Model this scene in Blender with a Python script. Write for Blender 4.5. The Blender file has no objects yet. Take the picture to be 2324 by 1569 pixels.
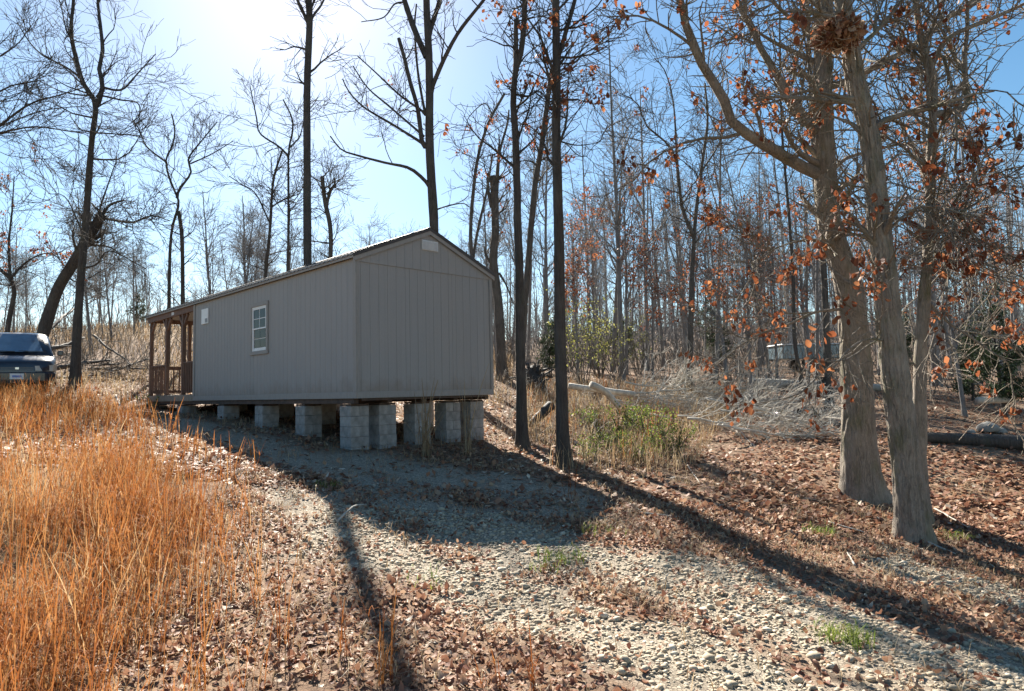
import bpy, math, time
import numpy as np
from mathutils import Matrix, Vector

T0 = time.time()
rng = np.random.default_rng(11)
scene = bpy.context.scene
col = scene.collection
R = math.radians

# ------------------------------------------------------------------ camera
EYE = np.array([0.0, 0.0, 1.6])
FPX, PIT, ROLL = 1488.66, 0.06831, -0.02278          # focal length in units of a 2324 px wide picture
CF = np.array([0, math.cos(PIT), math.sin(PIT)])
_u = np.array([0, -math.sin(PIT), math.cos(PIT)]); _r = np.array([1.0, 0, 0])
CR = _r * math.cos(ROLL) + _u * math.sin(ROLL)
CU = -_r * math.sin(ROLL) + _u * math.cos(ROLL)
cam_data = bpy.data.cameras.new('camera')
cam_data.sensor_width = 36.0
cam_data.lens = FPX / 2324 * 36.0
cam_data.clip_end = 2000
cam = bpy.data.objects.new('camera', cam_data)
m = Matrix.Identity(4)
for i in range(3):
    m[i][0], m[i][1], m[i][2], m[i][3] = CR[i], CU[i], -CF[i], EYE[i]
cam.matrix_world = m
col.objects.link(cam)
scene.camera = cam

# ------------------------------------------------------------------ sky and sun
SUN_AZ, SUN_EL = R(-19.0), R(36.0)                    # azimuth from +Y towards +X
sun_dir = Vector((math.sin(SUN_AZ) * math.cos(SUN_EL), math.cos(SUN_AZ) * math.cos(SUN_EL), math.sin(SUN_EL)))
world = bpy.data.worlds.new('World')
scene.world = world
world.use_nodes = True
wn, wl = world.node_tree.nodes, world.node_tree.links
wn.clear()
sky = wn.new('ShaderNodeTexSky')
sky.sky_type = 'NISHITA'
sky.sun_disc = False
sky.sun_elevation = SUN_EL
sky.sun_rotation = SUN_AZ
sky.altitude = 200
sky.air_density = 1.0
sky.dust_density = 0.38
sky.ozone_density = 1.3
bg = wn.new('ShaderNodeBackground')
bg.inputs['Strength'].default_value = 0.045
wo = wn.new('ShaderNodeOutputWorld')
hs = wn.new('ShaderNodeHueSaturation')
hs.inputs['Saturation'].default_value = 1.22
hs.inputs['Hue'].default_value = 0.49
wl.new(sky.outputs[0], hs.inputs['Color'])
wl.new(hs.outputs[0], bg.inputs['Color'])
wl.new(bg.outputs[0], wo.inputs['Surface'])
sun_data = bpy.data.lights.new('sun', 'SUN')
sun_data.energy = 5.0
sun_data.angle = R(0.5)
sun_data.color = (1.0, 0.93, 0.82)
sun = bpy.data.objects.new('sun', sun_data)
sun.rotation_euler = (-sun_dir).to_track_quat('-Z', 'Y').to_euler()
sun.location = (-8, 20, 30)
col.objects.link(sun)
scene.view_settings.view_transform = 'Standard'
scene.view_settings.look = 'None'
scene.view_settings.exposure = 1.85
scene.view_settings.gamma = 1.0
scene.cycles.max_bounces = 6
scene.cycles.transparent_max_bounces = 8


# ------------------------------------------------------------------ pixel and noise helpers
def ray(px, py):
    return CF + CR * ((px - 1162) / FPX) + CU * ((784.5 - py) / FPX)


def at(px, py, depth):
    return EYE + ray(px, py) * depth


_lat = rng.random((256, 256))


def noise2(x, y):
    x = np.asarray(x, float); y = np.asarray(y, float)
    xi = np.floor(x).astype(int); yi = np.floor(y).astype(int)
    fx = x - xi; fy = y - yi
    fx = fx * fx * (3 - 2 * fx); fy = fy * fy * (3 - 2 * fy)
    a = _lat[xi % 256, yi % 256]; b = _lat[(xi + 1) % 256, yi % 256]
    c = _lat[xi % 256, (yi + 1) % 256]; d = _lat[(xi + 1) % 256, (yi + 1) % 256]
    return (a * (1 - fx) + b * fx) * (1 - fy) + (c * (1 - fx) + d * fx) * fy


def fbm(x, y, o=3):
    s = 0; a = 0.5
    for i in range(o):
        s = s + a * noise2(x * 2 ** i + 17.3 * i, y * 2 ** i + 5.1 * i); a *= 0.5
    return s / (1 - 0.5 ** o)


def sstep(a, b, x):
    t = np.clip((x - a) / (b - a), 0, 1)
    return t * t * (3 - 2 * t)


# ------------------------------------------------------------------ terrain height from control points
_cp = [(0, 0, 0.0), (-4, 0, 0.05), (4, 0, -0.3), (0, -15, -0.3), (-20, -12, 0.9), (20, -12, -1.2),
       (0, 3.5, 0.0), (-2, 4, 0.05), (-5, 5, 0.42), (-3.5, 8, 0.5), (3, 5.4, -0.3), (5.3, 7.2, -0.47),
       (0.8, 7.3, 0.0), (-1.9, 7.8, 0.18), (9, 9, -0.6), (16, 14, -0.5), (14, 4, -1.0),
       (-8, 9, 0.95), (-10, 14, 1.35), (-7, 12.5, 0.95), (-14, 10, 1.5), (-24, 10, 2.0),
       (4.2, 14, 0.35), (7, 17, 0.6), (3, 20, 1.1), (0, 18.5, 1.0), (10, 21, 0.8), (14, 30, 1.85),
       (24, 26, 0.9), (26, 45, 3.0), (5, 30, 2.2), (0, 45, 3.6), (-9, 28, 2.4), (60, 60, 4.0), (30, 80, 7.0), (65, 85, 7.0),
       (0, 90, 8.0), (-25, 50, 7.0), (-40, 60, 7.6), (-14, 38, 4.6), (-32, 36, 4.6), (-60, 40, 5.0), (-30, 95, 7.6),
       (-70, 110, 8.0), (60, 130, 13.5), (0, 160, 14), (-100, 180, 11), (120, 180, 17), (-120, 40, 6), (120, 40, 1.0),
       (120, -30, -2), (-120, -30, 4), (0, -40, -0.5)]
for _px, _py, _d in [(800, 1027, 12.4), (690, 993, 13.6), (585, 972, 15.2), (497, 950, 16.8), (405, 937, 18.9),
                     (885, 1017, 12.8), (960, 1013, 13.3), (1090, 1003, 14.4), (335, 925, 21.0),
                     (2072, 1225, 8.1), (1960, 1132, 10.2), (1185, 1028, 13.8), (1281, 1054, 12.0),
                     (60, 888, 20.0), (172, 864, 20.5), (1138, 860, 24.0), (1560, 885, 24.0), (1880, 926, 20.0),
                     (2220, 990, 13.5), (2150, 900, 20.0), (1420, 1010, 14.8), (1640, 960, 17.5)]:
    _cp.append(tuple(at(_px, _py, _d)))
_cp = np.array(_cp)


def _tps(r2):
    return 0.5 * r2 * np.log(r2 + 1e-9)


_s = 10.0
_X = _cp[:, :2] / _s
_K = _tps(((_X[:, None] - _X[None]) ** 2).sum(-1)) + np.eye(len(_X)) * 0.015
_Pm = np.c_[np.ones(len(_X)), _X]
_A = np.block([[_K, _Pm], [_Pm.T, np.zeros((3, 3))]])
_w = np.linalg.solve(_A, np.r_[_cp[:, 2], 0, 0, 0])


def ground(x, y):
    x = np.atleast_1d(np.asarray(x, float)); y = np.atleast_1d(np.asarray(y, float))
    sh = x.shape; x = x.ravel(); y = y.ravel()
    out = np.empty(len(x))
    for i in range(0, len(x), 60000):
        q = np.c_[x[i:i + 60000], y[i:i + 60000]] / _s
        r2 = ((q[:, None] - _X[None]) ** 2).sum(-1)
        out[i:i + 60000] = _tps(r2) @ _w[:len(_X)] + _w[-3] + q @ _w[-2:]
    out += 0.10 * (fbm(x * 0.6, y * 0.6) - 0.5) + 0.05 * (noise2(x * 2.7, y * 2.7) - 0.5)
    return out.reshape(sh)


def g1(x, y):
    return float(ground(x, y)[0])


def on_ground(px, py, lo=2.5, hi=120):
    d = np.linspace(lo, hi, 4000)
    p = EYE + ray(px, py)[None] * d[:, None]
    below = p[:, 2] < ground(p[:, 0], p[:, 1])
    i = int(np.argmax(below)) if below.any() else 3999
    return p[i], d[i]


# ------------------------------------------------------------------ mesh helpers
def np_mesh(name, V, Q=None, T=None, smooth=False, attrs=None):
    me = bpy.data.meshes.new(name)
    V = np.asarray(V, np.float32)
    me.vertices.add(len(V)); me.vertices.foreach_set('co', V.ravel())
    parts = []; starts = []; tot = 0; cnt = 0
    for A, k in ((Q, 4), (T, 3)):
        if A is not None and len(A):
            A = np.asarray(A, np.int32)
            parts.append(A.ravel()); starts.append(tot + np.arange(len(A), dtype=np.int32) * k)
            tot += A.size; cnt += len(A)
    me.loops.add(tot); me.loops.foreach_set('vertex_index', np.concatenate(parts))
    me.polygons.add(cnt); me.polygons.foreach_set('loop_start', np.concatenate(starts))
    if smooth:
        me.polygons.foreach_set('use_smooth', np.ones(cnt, bool))
    for k, v in (attrs or {}).items():
        a = me.attributes.new(k, 'FLOAT', 'POINT'); a.data.foreach_set('value', np.asarray(v, np.float32))
    me.update(calc_edges=True)
    return me


def link(name, me, mat=None, parent=None, kind=None):
    o = bpy.data.objects.new(name, me)
    if mat is not None and me is not None and not me.materials:
        me.materials.append(mat)
    col.objects.link(o)
    if parent is not None:
        o.parent = parent
    if kind:
        o['kind'] = kind
    return o


def tag(o, label, cat, group=None):
    o['label'] = label; o['category'] = cat
    if group:
        o['group'] = group
    return o


def empty(name, loc=(0, 0, 0), rz=0.0):
    o = bpy.data.objects.new(name, None)
    o.empty_display_size = 0.2
    o.location = loc; o.rotation_euler = (0, 0, rz)
    col.objects.link(o)
    return o


class MB:
    """small polygon collector for hand-shaped parts"""
    def __init__(s):
        s.v = []; s.f = []

    def add(s, vs, fs):
        n = len(s.v); s.v += [tuple(v) for v in vs]; s.f += [tuple(i + n for i in f) for f in fs]
        return s

    def box(s, x0, x1, y0, y1, z0, z1):
        return s.add([(x0, y0, z0), (x1, y0, z0), (x1, y1, z0), (x0, y1, z0), (x0, y0, z1), (x1, y0, z1), (x1, y1, z1), (x0, y1, z1)],
                     [(0, 3, 2, 1), (4, 5, 6, 7), (0, 1, 5, 4), (1, 2, 6, 5), (2, 3, 7, 6), (3, 0, 4, 7)])

    def prism(s, poly, axis, a, b):
        """extrude a 2D polygon along an axis (0, 1 or 2) from a to b"""
        n = len(poly)

        def mk(p, t):
            q = list(p); q.insert(axis, t); return tuple(q)
        vs = [mk(p, a) for p in poly] + [mk(p, b) for p in poly]
        fs = [tuple(range(n))[::-1], tuple(range(n, 2 * n))] + [(i, (i + 1) % n, n + (i + 1) % n, n + i) for i in range(n)]
        return s.add(vs, fs)

    def beam(s, p, q, w, h):
        p = Vector(p); q = Vector(q); t = (q - p).normalized()
        a = t.cross(Vector((0, 0, 1)));
        if a.length < 1e-3: a = Vector((1, 0, 0))
        a.normalize(); b = a.cross(t)
        vs = []
        for c in (p, q):
            for i, j in ((-1, -1), (1, -1), (1, 1), (-1, 1)):
                vs.append(c + a * (i * w / 2) + b * (j * h / 2))
        return s.add(vs, [(0, 1, 2, 3)[::-1], (4, 5, 6, 7), (0, 1, 5, 4), (1, 2, 6, 5), (2, 3, 7, 6), (3, 0, 4, 7)])

    def build(s, name, mat, parent=None, bevel=0.0, smooth=False, label=None):
        me = bpy.data.meshes.new(name)
        me.from_pydata(s.v, [], s.f)
        me.update()
        import bmesh
        bm = bmesh.new(); bm.from_mesh(me)
        bmesh.ops.recalc_face_normals(bm, faces=bm.faces)
        if bevel:
            bmesh.ops.bevel(bm, geom=list(bm.edges), offset=bevel, segments=1, affect='EDGES', profile=0.5)
        if smooth:
            for f in bm.faces: f.smooth = True
        bm.to_mesh(me); bm.free()
        o = link(name, me, mat, parent)
        if label: o['label'] = label
        return o


# ------------------------------------------------------------------ materials
def new_mat(name):
    mt = bpy.data.materials.new(name); mt.use_nodes = True
    nt = mt.node_tree
    b = nt.nodes['Principled BSDF']
    return mt, nt, b


def nd(nt, t, **kw):
    n = nt.nodes.new(t)
    for k, v in kw.items():
        if k in n.inputs: n.inputs[k].default_value = v
        else: setattr(n, k, v)
    return n


def ramp(nt, src, stops):
    r = nt.nodes.new('ShaderNodeValToRGB')
    e = r.color_ramp.elements
    while len(e) < len(stops): e.new(0.5)
    for i, (p, c) in enumerate(stops):
        e[i].position = p; e[i].color = (*c, 1)
    nt.links.new(src, r.inputs[0])
    return r.outputs[0]


def mixc(nt, fac, a, b, mode='MIX'):
    n = nt.nodes.new('ShaderNodeMix'); n.data_type = 'RGBA'; n.blend_type = mode
    for s, v in ((n.inputs[0], fac), (n.inputs[6], a), (n.inputs[7], b)):
        if hasattr(v, 'is_linked'): nt.links.new(v, s)
        else: s.default_value = v if not isinstance(v, tuple) else (*v, 1)
    return n.outputs[2]


def bump(nt, b, h, strength, dist):
    n = nd(nt, 'ShaderNodeBump', Strength=strength, Distance=dist)
    nt.links.new(h, n.inputs['Height']); nt.links.new(n.outputs[0], b.inputs['Normal'])


def objco(nt, scale=(1, 1, 1)):
    tc = nt.nodes.new('ShaderNodeTexCoord')
    mp = nt.nodes.new('ShaderNodeMapping'); mp.inputs['Scale'].default_value = scale
    nt.links.new(tc.outputs['Object'], mp.inputs[0])
    return mp.outputs[0]


def noise(nt, co, scale, detail=4, rough=0.55):
    n = nd(nt, 'ShaderNodeTexNoise', Scale=scale, Detail=detail, Roughness=rough)
    if co is not None: nt.links.new(co, n.inputs['Vector'])
    return n.outputs[0]


def mat_simple(name, c1, c2, scale=6, rough=0.7, bstr=0.15, stretch=(1, 1, 1), metallic=0.0, rndobj=0.0):
    mt, nt, b = new_mat(name)
    co = objco(nt, stretch)
    n = noise(nt, co, scale, 6)
    c = ramp(nt, n, [(0.3, c1), (0.7, c2)])
    if rndobj:
        oi = nt.nodes.new('ShaderNodeObjectInfo')
        mr = nd(nt, 'ShaderNodeMapRange'); mr.inputs[3].default_value = 1 - rndobj; mr.inputs[4].default_value = 1 + rndobj
        nt.links.new(oi.outputs['Random'], mr.inputs[0])
        hs = nt.nodes.new('ShaderNodeHueSaturation')
        nt.links.new(mr.outputs[0], hs.inputs['Value']); nt.links.new(c, hs.inputs['Color']); c = hs.outputs[0]
    nt.links.new(c, b.inputs['Base Color'])
    b.inputs['Roughness'].default_value = rough; b.inputs['Metallic'].default_value = metallic
    if bstr:
        bump(nt, b, noise(nt, co, scale * 4, 5), bstr, 0.01)
    return mt


def mat_bark(name, dark, light, moss=None, vs=9.0):
    """furrowed bark: long wavering vertical ridges broken by finer grain"""
    mt, nt, b = new_mat(name)
    co = objco(nt, (1, 1, 0.075))
    nn = nd(nt, 'ShaderNodeTexNoise', Scale=vs * 0.7, Detail=4.0)
    nt.links.new(objco(nt, (1, 1, 0.5)), nn.inputs['Vector'])
    wob = nd(nt, 'ShaderNodeMix'); wob.data_type = 'VECTOR'; wob.inputs[0].default_value = 0.07
    nt.links.new(co, wob.inputs[4]); nt.links.new(nn.outputs['Color'], wob.inputs[5])
    n1 = noise(nt, wob.outputs[1], vs * 3.6, 4, 0.6)
    n2 = noise(nt, objco(nt, (1, 1, 0.35)), vs * 9, 6, 0.7)
    vr = nd(nt, 'ShaderNodeMapRange'); vr.inputs[1].default_value = 0.25; vr.inputs[2].default_value = 0.75; nt.links.new(n1, vr.inputs[0])
    mul = nd(nt, 'ShaderNodeMath', operation='MULTIPLY_ADD'); mul.inputs[1].default_value = 0.55
    nt.links.new(vr.outputs[0], mul.inputs[0])
    h2 = nd(nt, 'ShaderNodeMath', operation='MULTIPLY'); h2.inputs[1].default_value = 0.5
    nt.links.new(n2, h2.inputs[0]); nt.links.new(h2.outputs[0], mul.inputs[2])
    c = ramp(nt, mul.outputs[0], [(0.2, dark), (0.85, light)])
    big = noise(nt, objco(nt), 2.2, 4)
    c = mixc(nt, ramp(nt, big, [(0.45, (0, 0, 0)), (0.7, (0.35, 0.35, 0.35))]), c, tuple(x * 1.35 for x in light))
    if moss:
        mm = ramp(nt, noise(nt, objco(nt, (1, 1, 0.5)), 3.1, 7, 0.7), [(0.5, (0, 0, 0)), (0.72, (0.7, 0.7, 0.7))])
        c = mixc(nt, mm, c, moss)
    nt.links.new(c, b.inputs['Base Color'])
    b.inputs['Roughness'].default_value = 0.9
    b.inputs['Specular IOR Level'].default_value = 0.25
    bump(nt, b, mul.outputs[0], 1.0, 0.035)
    return mt


def mat_leafy(name, stops, trans=0.45, rough=0.6, spec=0.4):
    """thin dry leaf or blade: colour by the per-piece attribute var, light passes through"""
    mt, nt, b = new_mat(name)
    at_ = nt.nodes.new('ShaderNodeAttribute'); at_.attribute_name = 'var'
    c = ramp(nt, at_.outputs['Fac'], stops)
    nt.links.new(c, b.inputs['Base Color'])
    b.inputs['Roughness'].default_value = rough
    b.inputs['Specular IOR Level'].default_value = spec
    tr = nt.nodes.new('ShaderNodeBsdfTranslucent')
    nt.links.new(c, tr.inputs[0])
    mx = nt.nodes.new('ShaderNodeMixShader'); mx.inputs[0].default_value = trans
    nt.links.new(b.outputs[0], mx.inputs[1]); nt.links.new(tr.outputs[0], mx.inputs[2])
    nt.links.new(mx.outputs[0], nt.nodes['Material Output'].inputs['Surface'])
    return mt


def mat_ground():
    mt, nt, b = new_mat('ground')
    co = objco(nt)
    def attr(n):
        a = nt.nodes.new('ShaderNodeAttribute'); a.attribute_name = n; return a.outputs['Fac']
    n1 = noise(nt, co, 1.3, 6); n2 = noise(nt, co, 14, 8, 0.7); n3 = noise(nt, co, 60, 6, 0.7)
    soil = ramp(nt, n2, [(0.3, (0.10, 0.064, 0.044)), (0.5, (0.185, 0.12, 0.08)), (0.7, (0.28, 0.19, 0.128))])
    dry = ramp(nt, n3, [(0.3, (0.24, 0.19, 0.13)), (0.7, (0.38, 0.31, 0.22))])
    c = mixc(nt, ramp(nt, n1, [(0.5, (0, 0, 0)), (0.7, (0.55, 0.55, 0.55))]), soil, dry)
    vor = nd(nt, 'ShaderNodeTexVoronoi', Scale=38.0); vor.inputs['Randomness'].default_value = 1.0
    nt.links.new(co, vor.inputs['Vector'])
    vor2 = nd(nt, 'ShaderNodeTexVoronoi', Scale=38.0); vor2.feature = 'DISTANCE_TO_EDGE'
    nt.links.new(co, vor2.inputs['Vector'])
    stone = ramp(nt, vor.outputs['Color'], [(0.2, (0.22, 0.185, 0.14)), (0.5, (0.32, 0.272, 0.208)), (0.85, (0.42, 0.365, 0.285))])
    crack = nd(nt, 'ShaderNodeMapRange'); crack.inputs[2].default_value = 0.10
    nt.links.new(vor2.outputs['Distance'], crack.inputs[0])
    stone = mixc(nt, crack.outputs[0], (0.14, 0.115, 0.088), stone)
    c = mixc(nt, attr('gravel'), c, stone)
    straw = ramp(nt, n2, [(0.3, (0.14, 0.085, 0.045)), (0.7, (0.30, 0.20, 0.10))])
    c = mixc(nt, attr('field'), c, straw)
    nt.links.new(c, b.inputs['Base Color'])
    b.inputs['Roughness'].default_value = 0.95
    b.inputs['Specular IOR Level'].default_value = 0.15
    h = nd(nt, 'ShaderNodeMath', operation='ADD')
    nt.links.new(n2, h.inputs[0]); nt.links.new(crack.outputs[0], h.inputs[1])
    bump(nt, b, h.outputs[0], 0.5, 0.015)
    return mt


M = {}
M['ground'] = mat_ground()
M['bark_oak'] = mat_bark('bark_oak', (0.10, 0.086, 0.073), (0.42, 0.36, 0.295), (0.13, 0.14, 0.05), 15)
M['bark_dark'] = mat_bark('bark_dark', (0.032, 0.029, 0.027), (0.12, 0.105, 0.095), (0.10, 0.10, 0.075), 10)
M['bark_grey'] = mat_bark('bark_grey', (0.045, 0.04, 0.035), (0.17, 0.15, 0.13), None, 10)
M['bark_far'] = mat_bark('bark_far', (0.10, 0.096, 0.094), (0.29, 0.275, 0.265), None, 6)  # paler, greyer bark colour stands in for haze over the distant trees
M['twig'] = mat_simple('twig', (0.07, 0.058, 0.048), (0.15, 0.125, 0.10), 8, 0.8, 0)
M['dead_wood'] = mat_simple('dead_wood', (0.30, 0.275, 0.235), (0.55, 0.51, 0.44), 9, 0.85, 0.4, (1, 1, 0.4))
M['charred'] = mat_simple('charred', (0.012, 0.011, 0.011), (0.05, 0.045, 0.04), 12, 0.8, 0.5)
M['russet'] = mat_leafy('russet_leaf', [(0.0, (0.13, 0.04, 0.02)), (0.5, (0.26, 0.082, 0.034)), (1.0, (0.38, 0.165, 0.075))], 0.5)
M['litter'] = mat_leafy('leaf_litter', [(0.0, (0.15, 0.06, 0.04)), (0.35, (0.27, 0.135, 0.085)), (0.7, (0.40, 0.255, 0.165)), (0.95, (0.50, 0.38, 0.27)), (1.0, (0.62, 0.56, 0.46))], 0.3, 0.6, 0.2)
M['broomsedge'] = mat_leafy('broomsedge', [(0.0, (0.20, 0.066, 0.022)), (0.45, (0.34, 0.128, 0.038)), (0.75, (0.42, 0.215, 0.08)), (1.0, (0.48, 0.34, 0.19))], 0.42, 0.75, 0.12)
M['straw'] = mat_leafy('straw', [(0.0, (0.20, 0.13, 0.075)), (0.5, (0.36, 0.26, 0.15)), (1.0, (0.52, 0.42, 0.28))], 0.35)
M['green'] = mat_leafy('green_leaf', [(0.0, (0.06, 0.10, 0.02)), (0.5, (0.14, 0.20, 0.035)), (1.0, (0.30, 0.33, 0.07))], 0.5)
M['budding'] = mat_leafy('budding_leaf', [(0.0, (0.14, 0.16, 0.03)), (0.5, (0.26, 0.27, 0.06)), (1.0, (0.38, 0.35, 0.11))], 0.5)
M['cedar'] = mat_leafy('cedar_leaf', [(0.0, (0.018, 0.035, 0.016)), (0.6, (0.045, 0.075, 0.03)), (1.0, (0.09, 0.12, 0.05))], 0.25)
M['stone'] = None


def mat_stone():
    mt, nt, b = new_mat('stone')
    a = nt.nodes.new('ShaderNodeAttribute'); a.attribute_name = 'var'
    c = ramp(nt, a.outputs['Fac'], [(0.0, (0.24, 0.19, 0.13)), (0.4, (0.39, 0.32, 0.225)), (0.75, (0.47, 0.395, 0.285)), (1.0, (0.56, 0.50, 0.40))])
    n = noise(nt, objco(nt), 40, 5)
    c = mixc(nt, 0.5, c, ramp(nt, n, [(0.3, (0.75, 0.75, 0.75)), (0.7, (1.1, 1.1, 1.1))]), 'MULTIPLY')
    nt.links.new(c, b.inputs['Base Color']); b.inputs['Roughness'].default_value = 0.85
    return mt


M['stone'] = mat_stone()


def mat_siding():
    mt, nt, b = new_mat('painted_siding')
    co = objco(nt, (6, 6, 1))
    grain = noise(nt, co, 14, 6, 0.6)
    big = noise(nt, objco(nt), 0.9, 4)
    c = ramp(nt, grain, [(0.25, (0.275, 0.267, 0.26)), (0.75, (0.315, 0.306, 0.298))])
    c = mixc(nt, ramp(nt, big, [(0.35, (0, 0, 0)), (0.75, (0.35, 0.35, 0.35))]), c, (0.325, 0.305, 0.285))
    sx = nd(nt, 'ShaderNodeSeparateXYZ'); nt.links.new(objco(nt), sx.inputs[0])
    mz = nd(nt, 'ShaderNodeMapRange'); mz.inputs[1].default_value = 0.12; mz.inputs[2].default_value = 0.75; mz.inputs[3].default_value = 0.42; mz.inputs[4].default_value = -0.25
    nt.links.new(sx.outputs[2], mz.inputs[0])
    ad = nd(nt, 'ShaderNodeMath', operation='ADD'); nt.links.new(mz.outputs[0], ad.inputs[0]); nt.links.new(noise(nt, objco(nt, (1, 1, 0.6)), 3.5, 8, 0.7), ad.inputs[1])
    c = mixc(nt, ramp(nt, ad.outputs[0], [(0.62, (0, 0, 0)), (0.95, (0.5, 0.5, 0.5))]), c, (0.20, 0.155, 0.115))      # mud splashed up the foot of the wall
    st = noise(nt, objco(nt, (5, 5, 0.25)), 2.6, 5, 0.6)
    c = mixc(nt, ramp(nt, st, [(0.5, (0, 0, 0)), (0.75, (0.3, 0.3, 0.3))]), c, (0.21, 0.20, 0.19))
    nt.links.new(c, b.inputs['Base Color']); b.inputs['Roughness'].default_value = 0.62
    bump(nt, b, grain, 0.25, 0.004)
    return mt


M['siding'] = mat_siding()
M['trim'] = mat_simple('painted_trim', (0.255, 0.24, 0.225), (0.30, 0.283, 0.265), 7, 0.6, 0.15, (4, 4, 1))
M['porch_wood'] = mat_simple('stained_porch_wood', (0.11, 0.06, 0.042), (0.20, 0.112, 0.075), 8, 0.7, 0.25, (3, 3, 0.5))
M['deck'] = mat_simple('weathered_deck', (0.20, 0.165, 0.13), (0.32, 0.27, 0.215), 9, 0.8, 0.25, (1, 4, 1))
M['sill'] = mat_simple('treated_sill_wood', (0.055, 0.038, 0.03), (0.11, 0.075, 0.058), 8, 0.8, 0.25)
M['roof'] = mat_simple('roof_metal', (0.05, 0.044, 0.042), (0.075, 0.064, 0.06), 5, 0.6, 0.02, metallic=0.15)
M['white'] = mat_simple('white_vinyl', (0.68, 0.68, 0.68), (0.78, 0.78, 0.78), 5, 0.4, 0.0)
M['vent'] = mat_simple('vent_paint', (0.58, 0.58, 0.58), (0.68, 0.68, 0.68), 9, 0.5, 0.05)
M['greyprint'] = mat_simple('grey_print', (0.20, 0.20, 0.21), (0.27, 0.27, 0.28), 9, 0.5, 0.0)
M['block'] = mat_simple('concrete_block', (0.20, 0.19, 0.178), (0.37, 0.355, 0.335), 7, 0.92, 0.5, rndobj=0.1)
M['concrete'] = mat_simple('pale_boulder', (0.15, 0.147, 0.137), (0.28, 0.272, 0.25), 5, 0.9, 0.4)


def mat_glass(name, tint=(0.02, 0.022, 0.025), rough=0.03, spec=0.14):
    mt, nt, b = new_mat(name)
    c = ramp(nt, noise(nt, objco(nt), 3.0, 3), [(0.3, tint), (0.7, tuple(x * 1.6 for x in tint))])
    nt.links.new(c, b.inputs['Base Color']); b.inputs['Roughness'].default_value = rough
    b.inputs['Specular IOR Level'].default_value = spec
    return mt


M['glass'] = mat_glass('window_glass')
M['car_glass'] = mat_glass('car_glass', (0.05, 0.085, 0.13), 0.05, 0.9)  # blue base colour carries the sky reflection of the windscreen
M['rubber'] = mat_simple('tyre_rubber', (0.012, 0.012, 0.012), (0.03, 0.03, 0.03), 20, 0.8, 0.1)
M['black'] = mat_simple('black_plastic', (0.012, 0.012, 0.013), (0.03, 0.03, 0.032), 10, 0.5, 0.05)
M['chrome'] = mat_simple('bright_metal', (0.5, 0.5, 0.5), (0.65, 0.65, 0.65), 10, 0.25, 0, metallic=1.0)


def mat_paint(name, c1, c2):
    mt, nt, b = new_mat(name)
    c = ramp(nt, noise(nt, objco(nt), 2.2, 6), [(0.35, c1), (0.7, c2)])
    nt.links.new(c, b.inputs['Base Color']); b.inputs['Roughness'].default_value = 0.32
    b.inputs['Coat Weight'].default_value = 0.6; b.inputs['Coat Roughness'].default_value = 0.12
    return mt


M['car'] = mat_paint('dark_blue_paint', (0.012, 0.014, 0.024), (0.03, 0.034, 0.05))
M['car_far'] = mat_paint('pale_blue_paint', (0.16, 0.24, 0.28), (0.24, 0.32, 0.36))
M['lamp'] = mat_simple('headlamp_lens', (0.38, 0.37, 0.33), (0.55, 0.54, 0.48), 8, 0.15, 0)
M['plate_blue'] = mat_simple('plate_blue', (0.10, 0.18, 0.45), (0.16, 0.25, 0.55), 8, 0.4, 0)

# ------------------------------------------------------------------ zones of the ground
def polyline_dist(x, y, pts):
    d = np.full(x.shape, 1e9)
    for (x0, y0), (x1, y1) in zip(pts[:-1], pts[1:]):
        dx, dy = x1 - x0, y1 - y0
        t = np.clip(((x - x0) * dx + (y - y0) * dy) / (dx * dx + dy * dy), 0, 1)
        d = np.minimum(d, np.hypot(x - x0 - t * dx, y - y0 - t * dy))
    return d


def track(pix):
    return [tuple(on_ground(px, py)[0][:2]) for px, py in pix]


TR_A = track([(380, 955), (480, 985), (600, 1022), (740, 1062), (900, 1118), (1060, 1190), (1300, 1262), (1560, 1330), (1850, 1420), (2300, 1560)])
TR_B = track([(700, 1120), (800, 1185), (930, 1275), (1150, 1360), (1400, 1450), (1700, 1560)])
TR_C = track([(1500, 1300), (1700, 1330), (2000, 1460), (2324, 1568)])
TR_E = track([(830, 1045), (960, 1075), (1120, 1100), (1260, 1140)])
TR_D = track([(2040, 1280), (2180, 1320), (2330, 1365)])
_ext = lambda tr, k: tr + [(tr[-1][0] + (tr[-1][0] - tr[-2][0]) * k, tr[-1][1] + (tr[-1][1] - tr[-2][1]) * k)]
TR_A, TR_B, TR_C, TR_D = _ext(TR_A, 3), _ext(TR_B, 3), _ext(TR_C, 3), _ext(TR_D, 4)


def gravel_mask(x, y):
    n = fbm(x * 1.1 + 40, y * 1.1 + 9, 3)
    n2 = fbm(x * 3.5 + 4, y * 3.5 + 19, 2)
    g = 0
    for tr, w in ((TR_A, 0.64), (TR_B, 0.42), (TR_C, 0.62), (TR_D, 0.3), (TR_E, 0.7)):
        d = polyline_dist(x, y, tr)
        g = np.maximum(g, 1 - sstep(w * 0.55, w * 1.7, d + (n - 0.5) * 0.9 + (n2 - 0.5) * 0.7))
    return g


FIELD = [(-0.7, 1.0), (-1.35, 3.0), (-1.75, 4.4), (-2.7, 6.2), (-3.9, 8.2), (-6.2, 11.5), (-10.4, 17.2), (-12, 19.5)]


def field_mask(x, y):
    bx = np.interp(y, [p[1] for p in FIELD], [p[0] for p in FIELD])
    n = fbm(x * 0.8 + 3, y * 0.8 + 70, 3)
    return sstep(-0.5, 1.2, (bx - x) + (n - 0.5) * 1.8) * (1 - sstep(18.5, 20.5, y))


# cabin frame: local x across the end wall, local y along the long wall
YAW = 0.78758
CA, SA = math.cos(YAW), math.sin(YAW)
CABIN = np.array([-2.9307, 12.3061, 1.5155])
CW, CL, WL = 3.5, 12.36, 8.35


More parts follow.
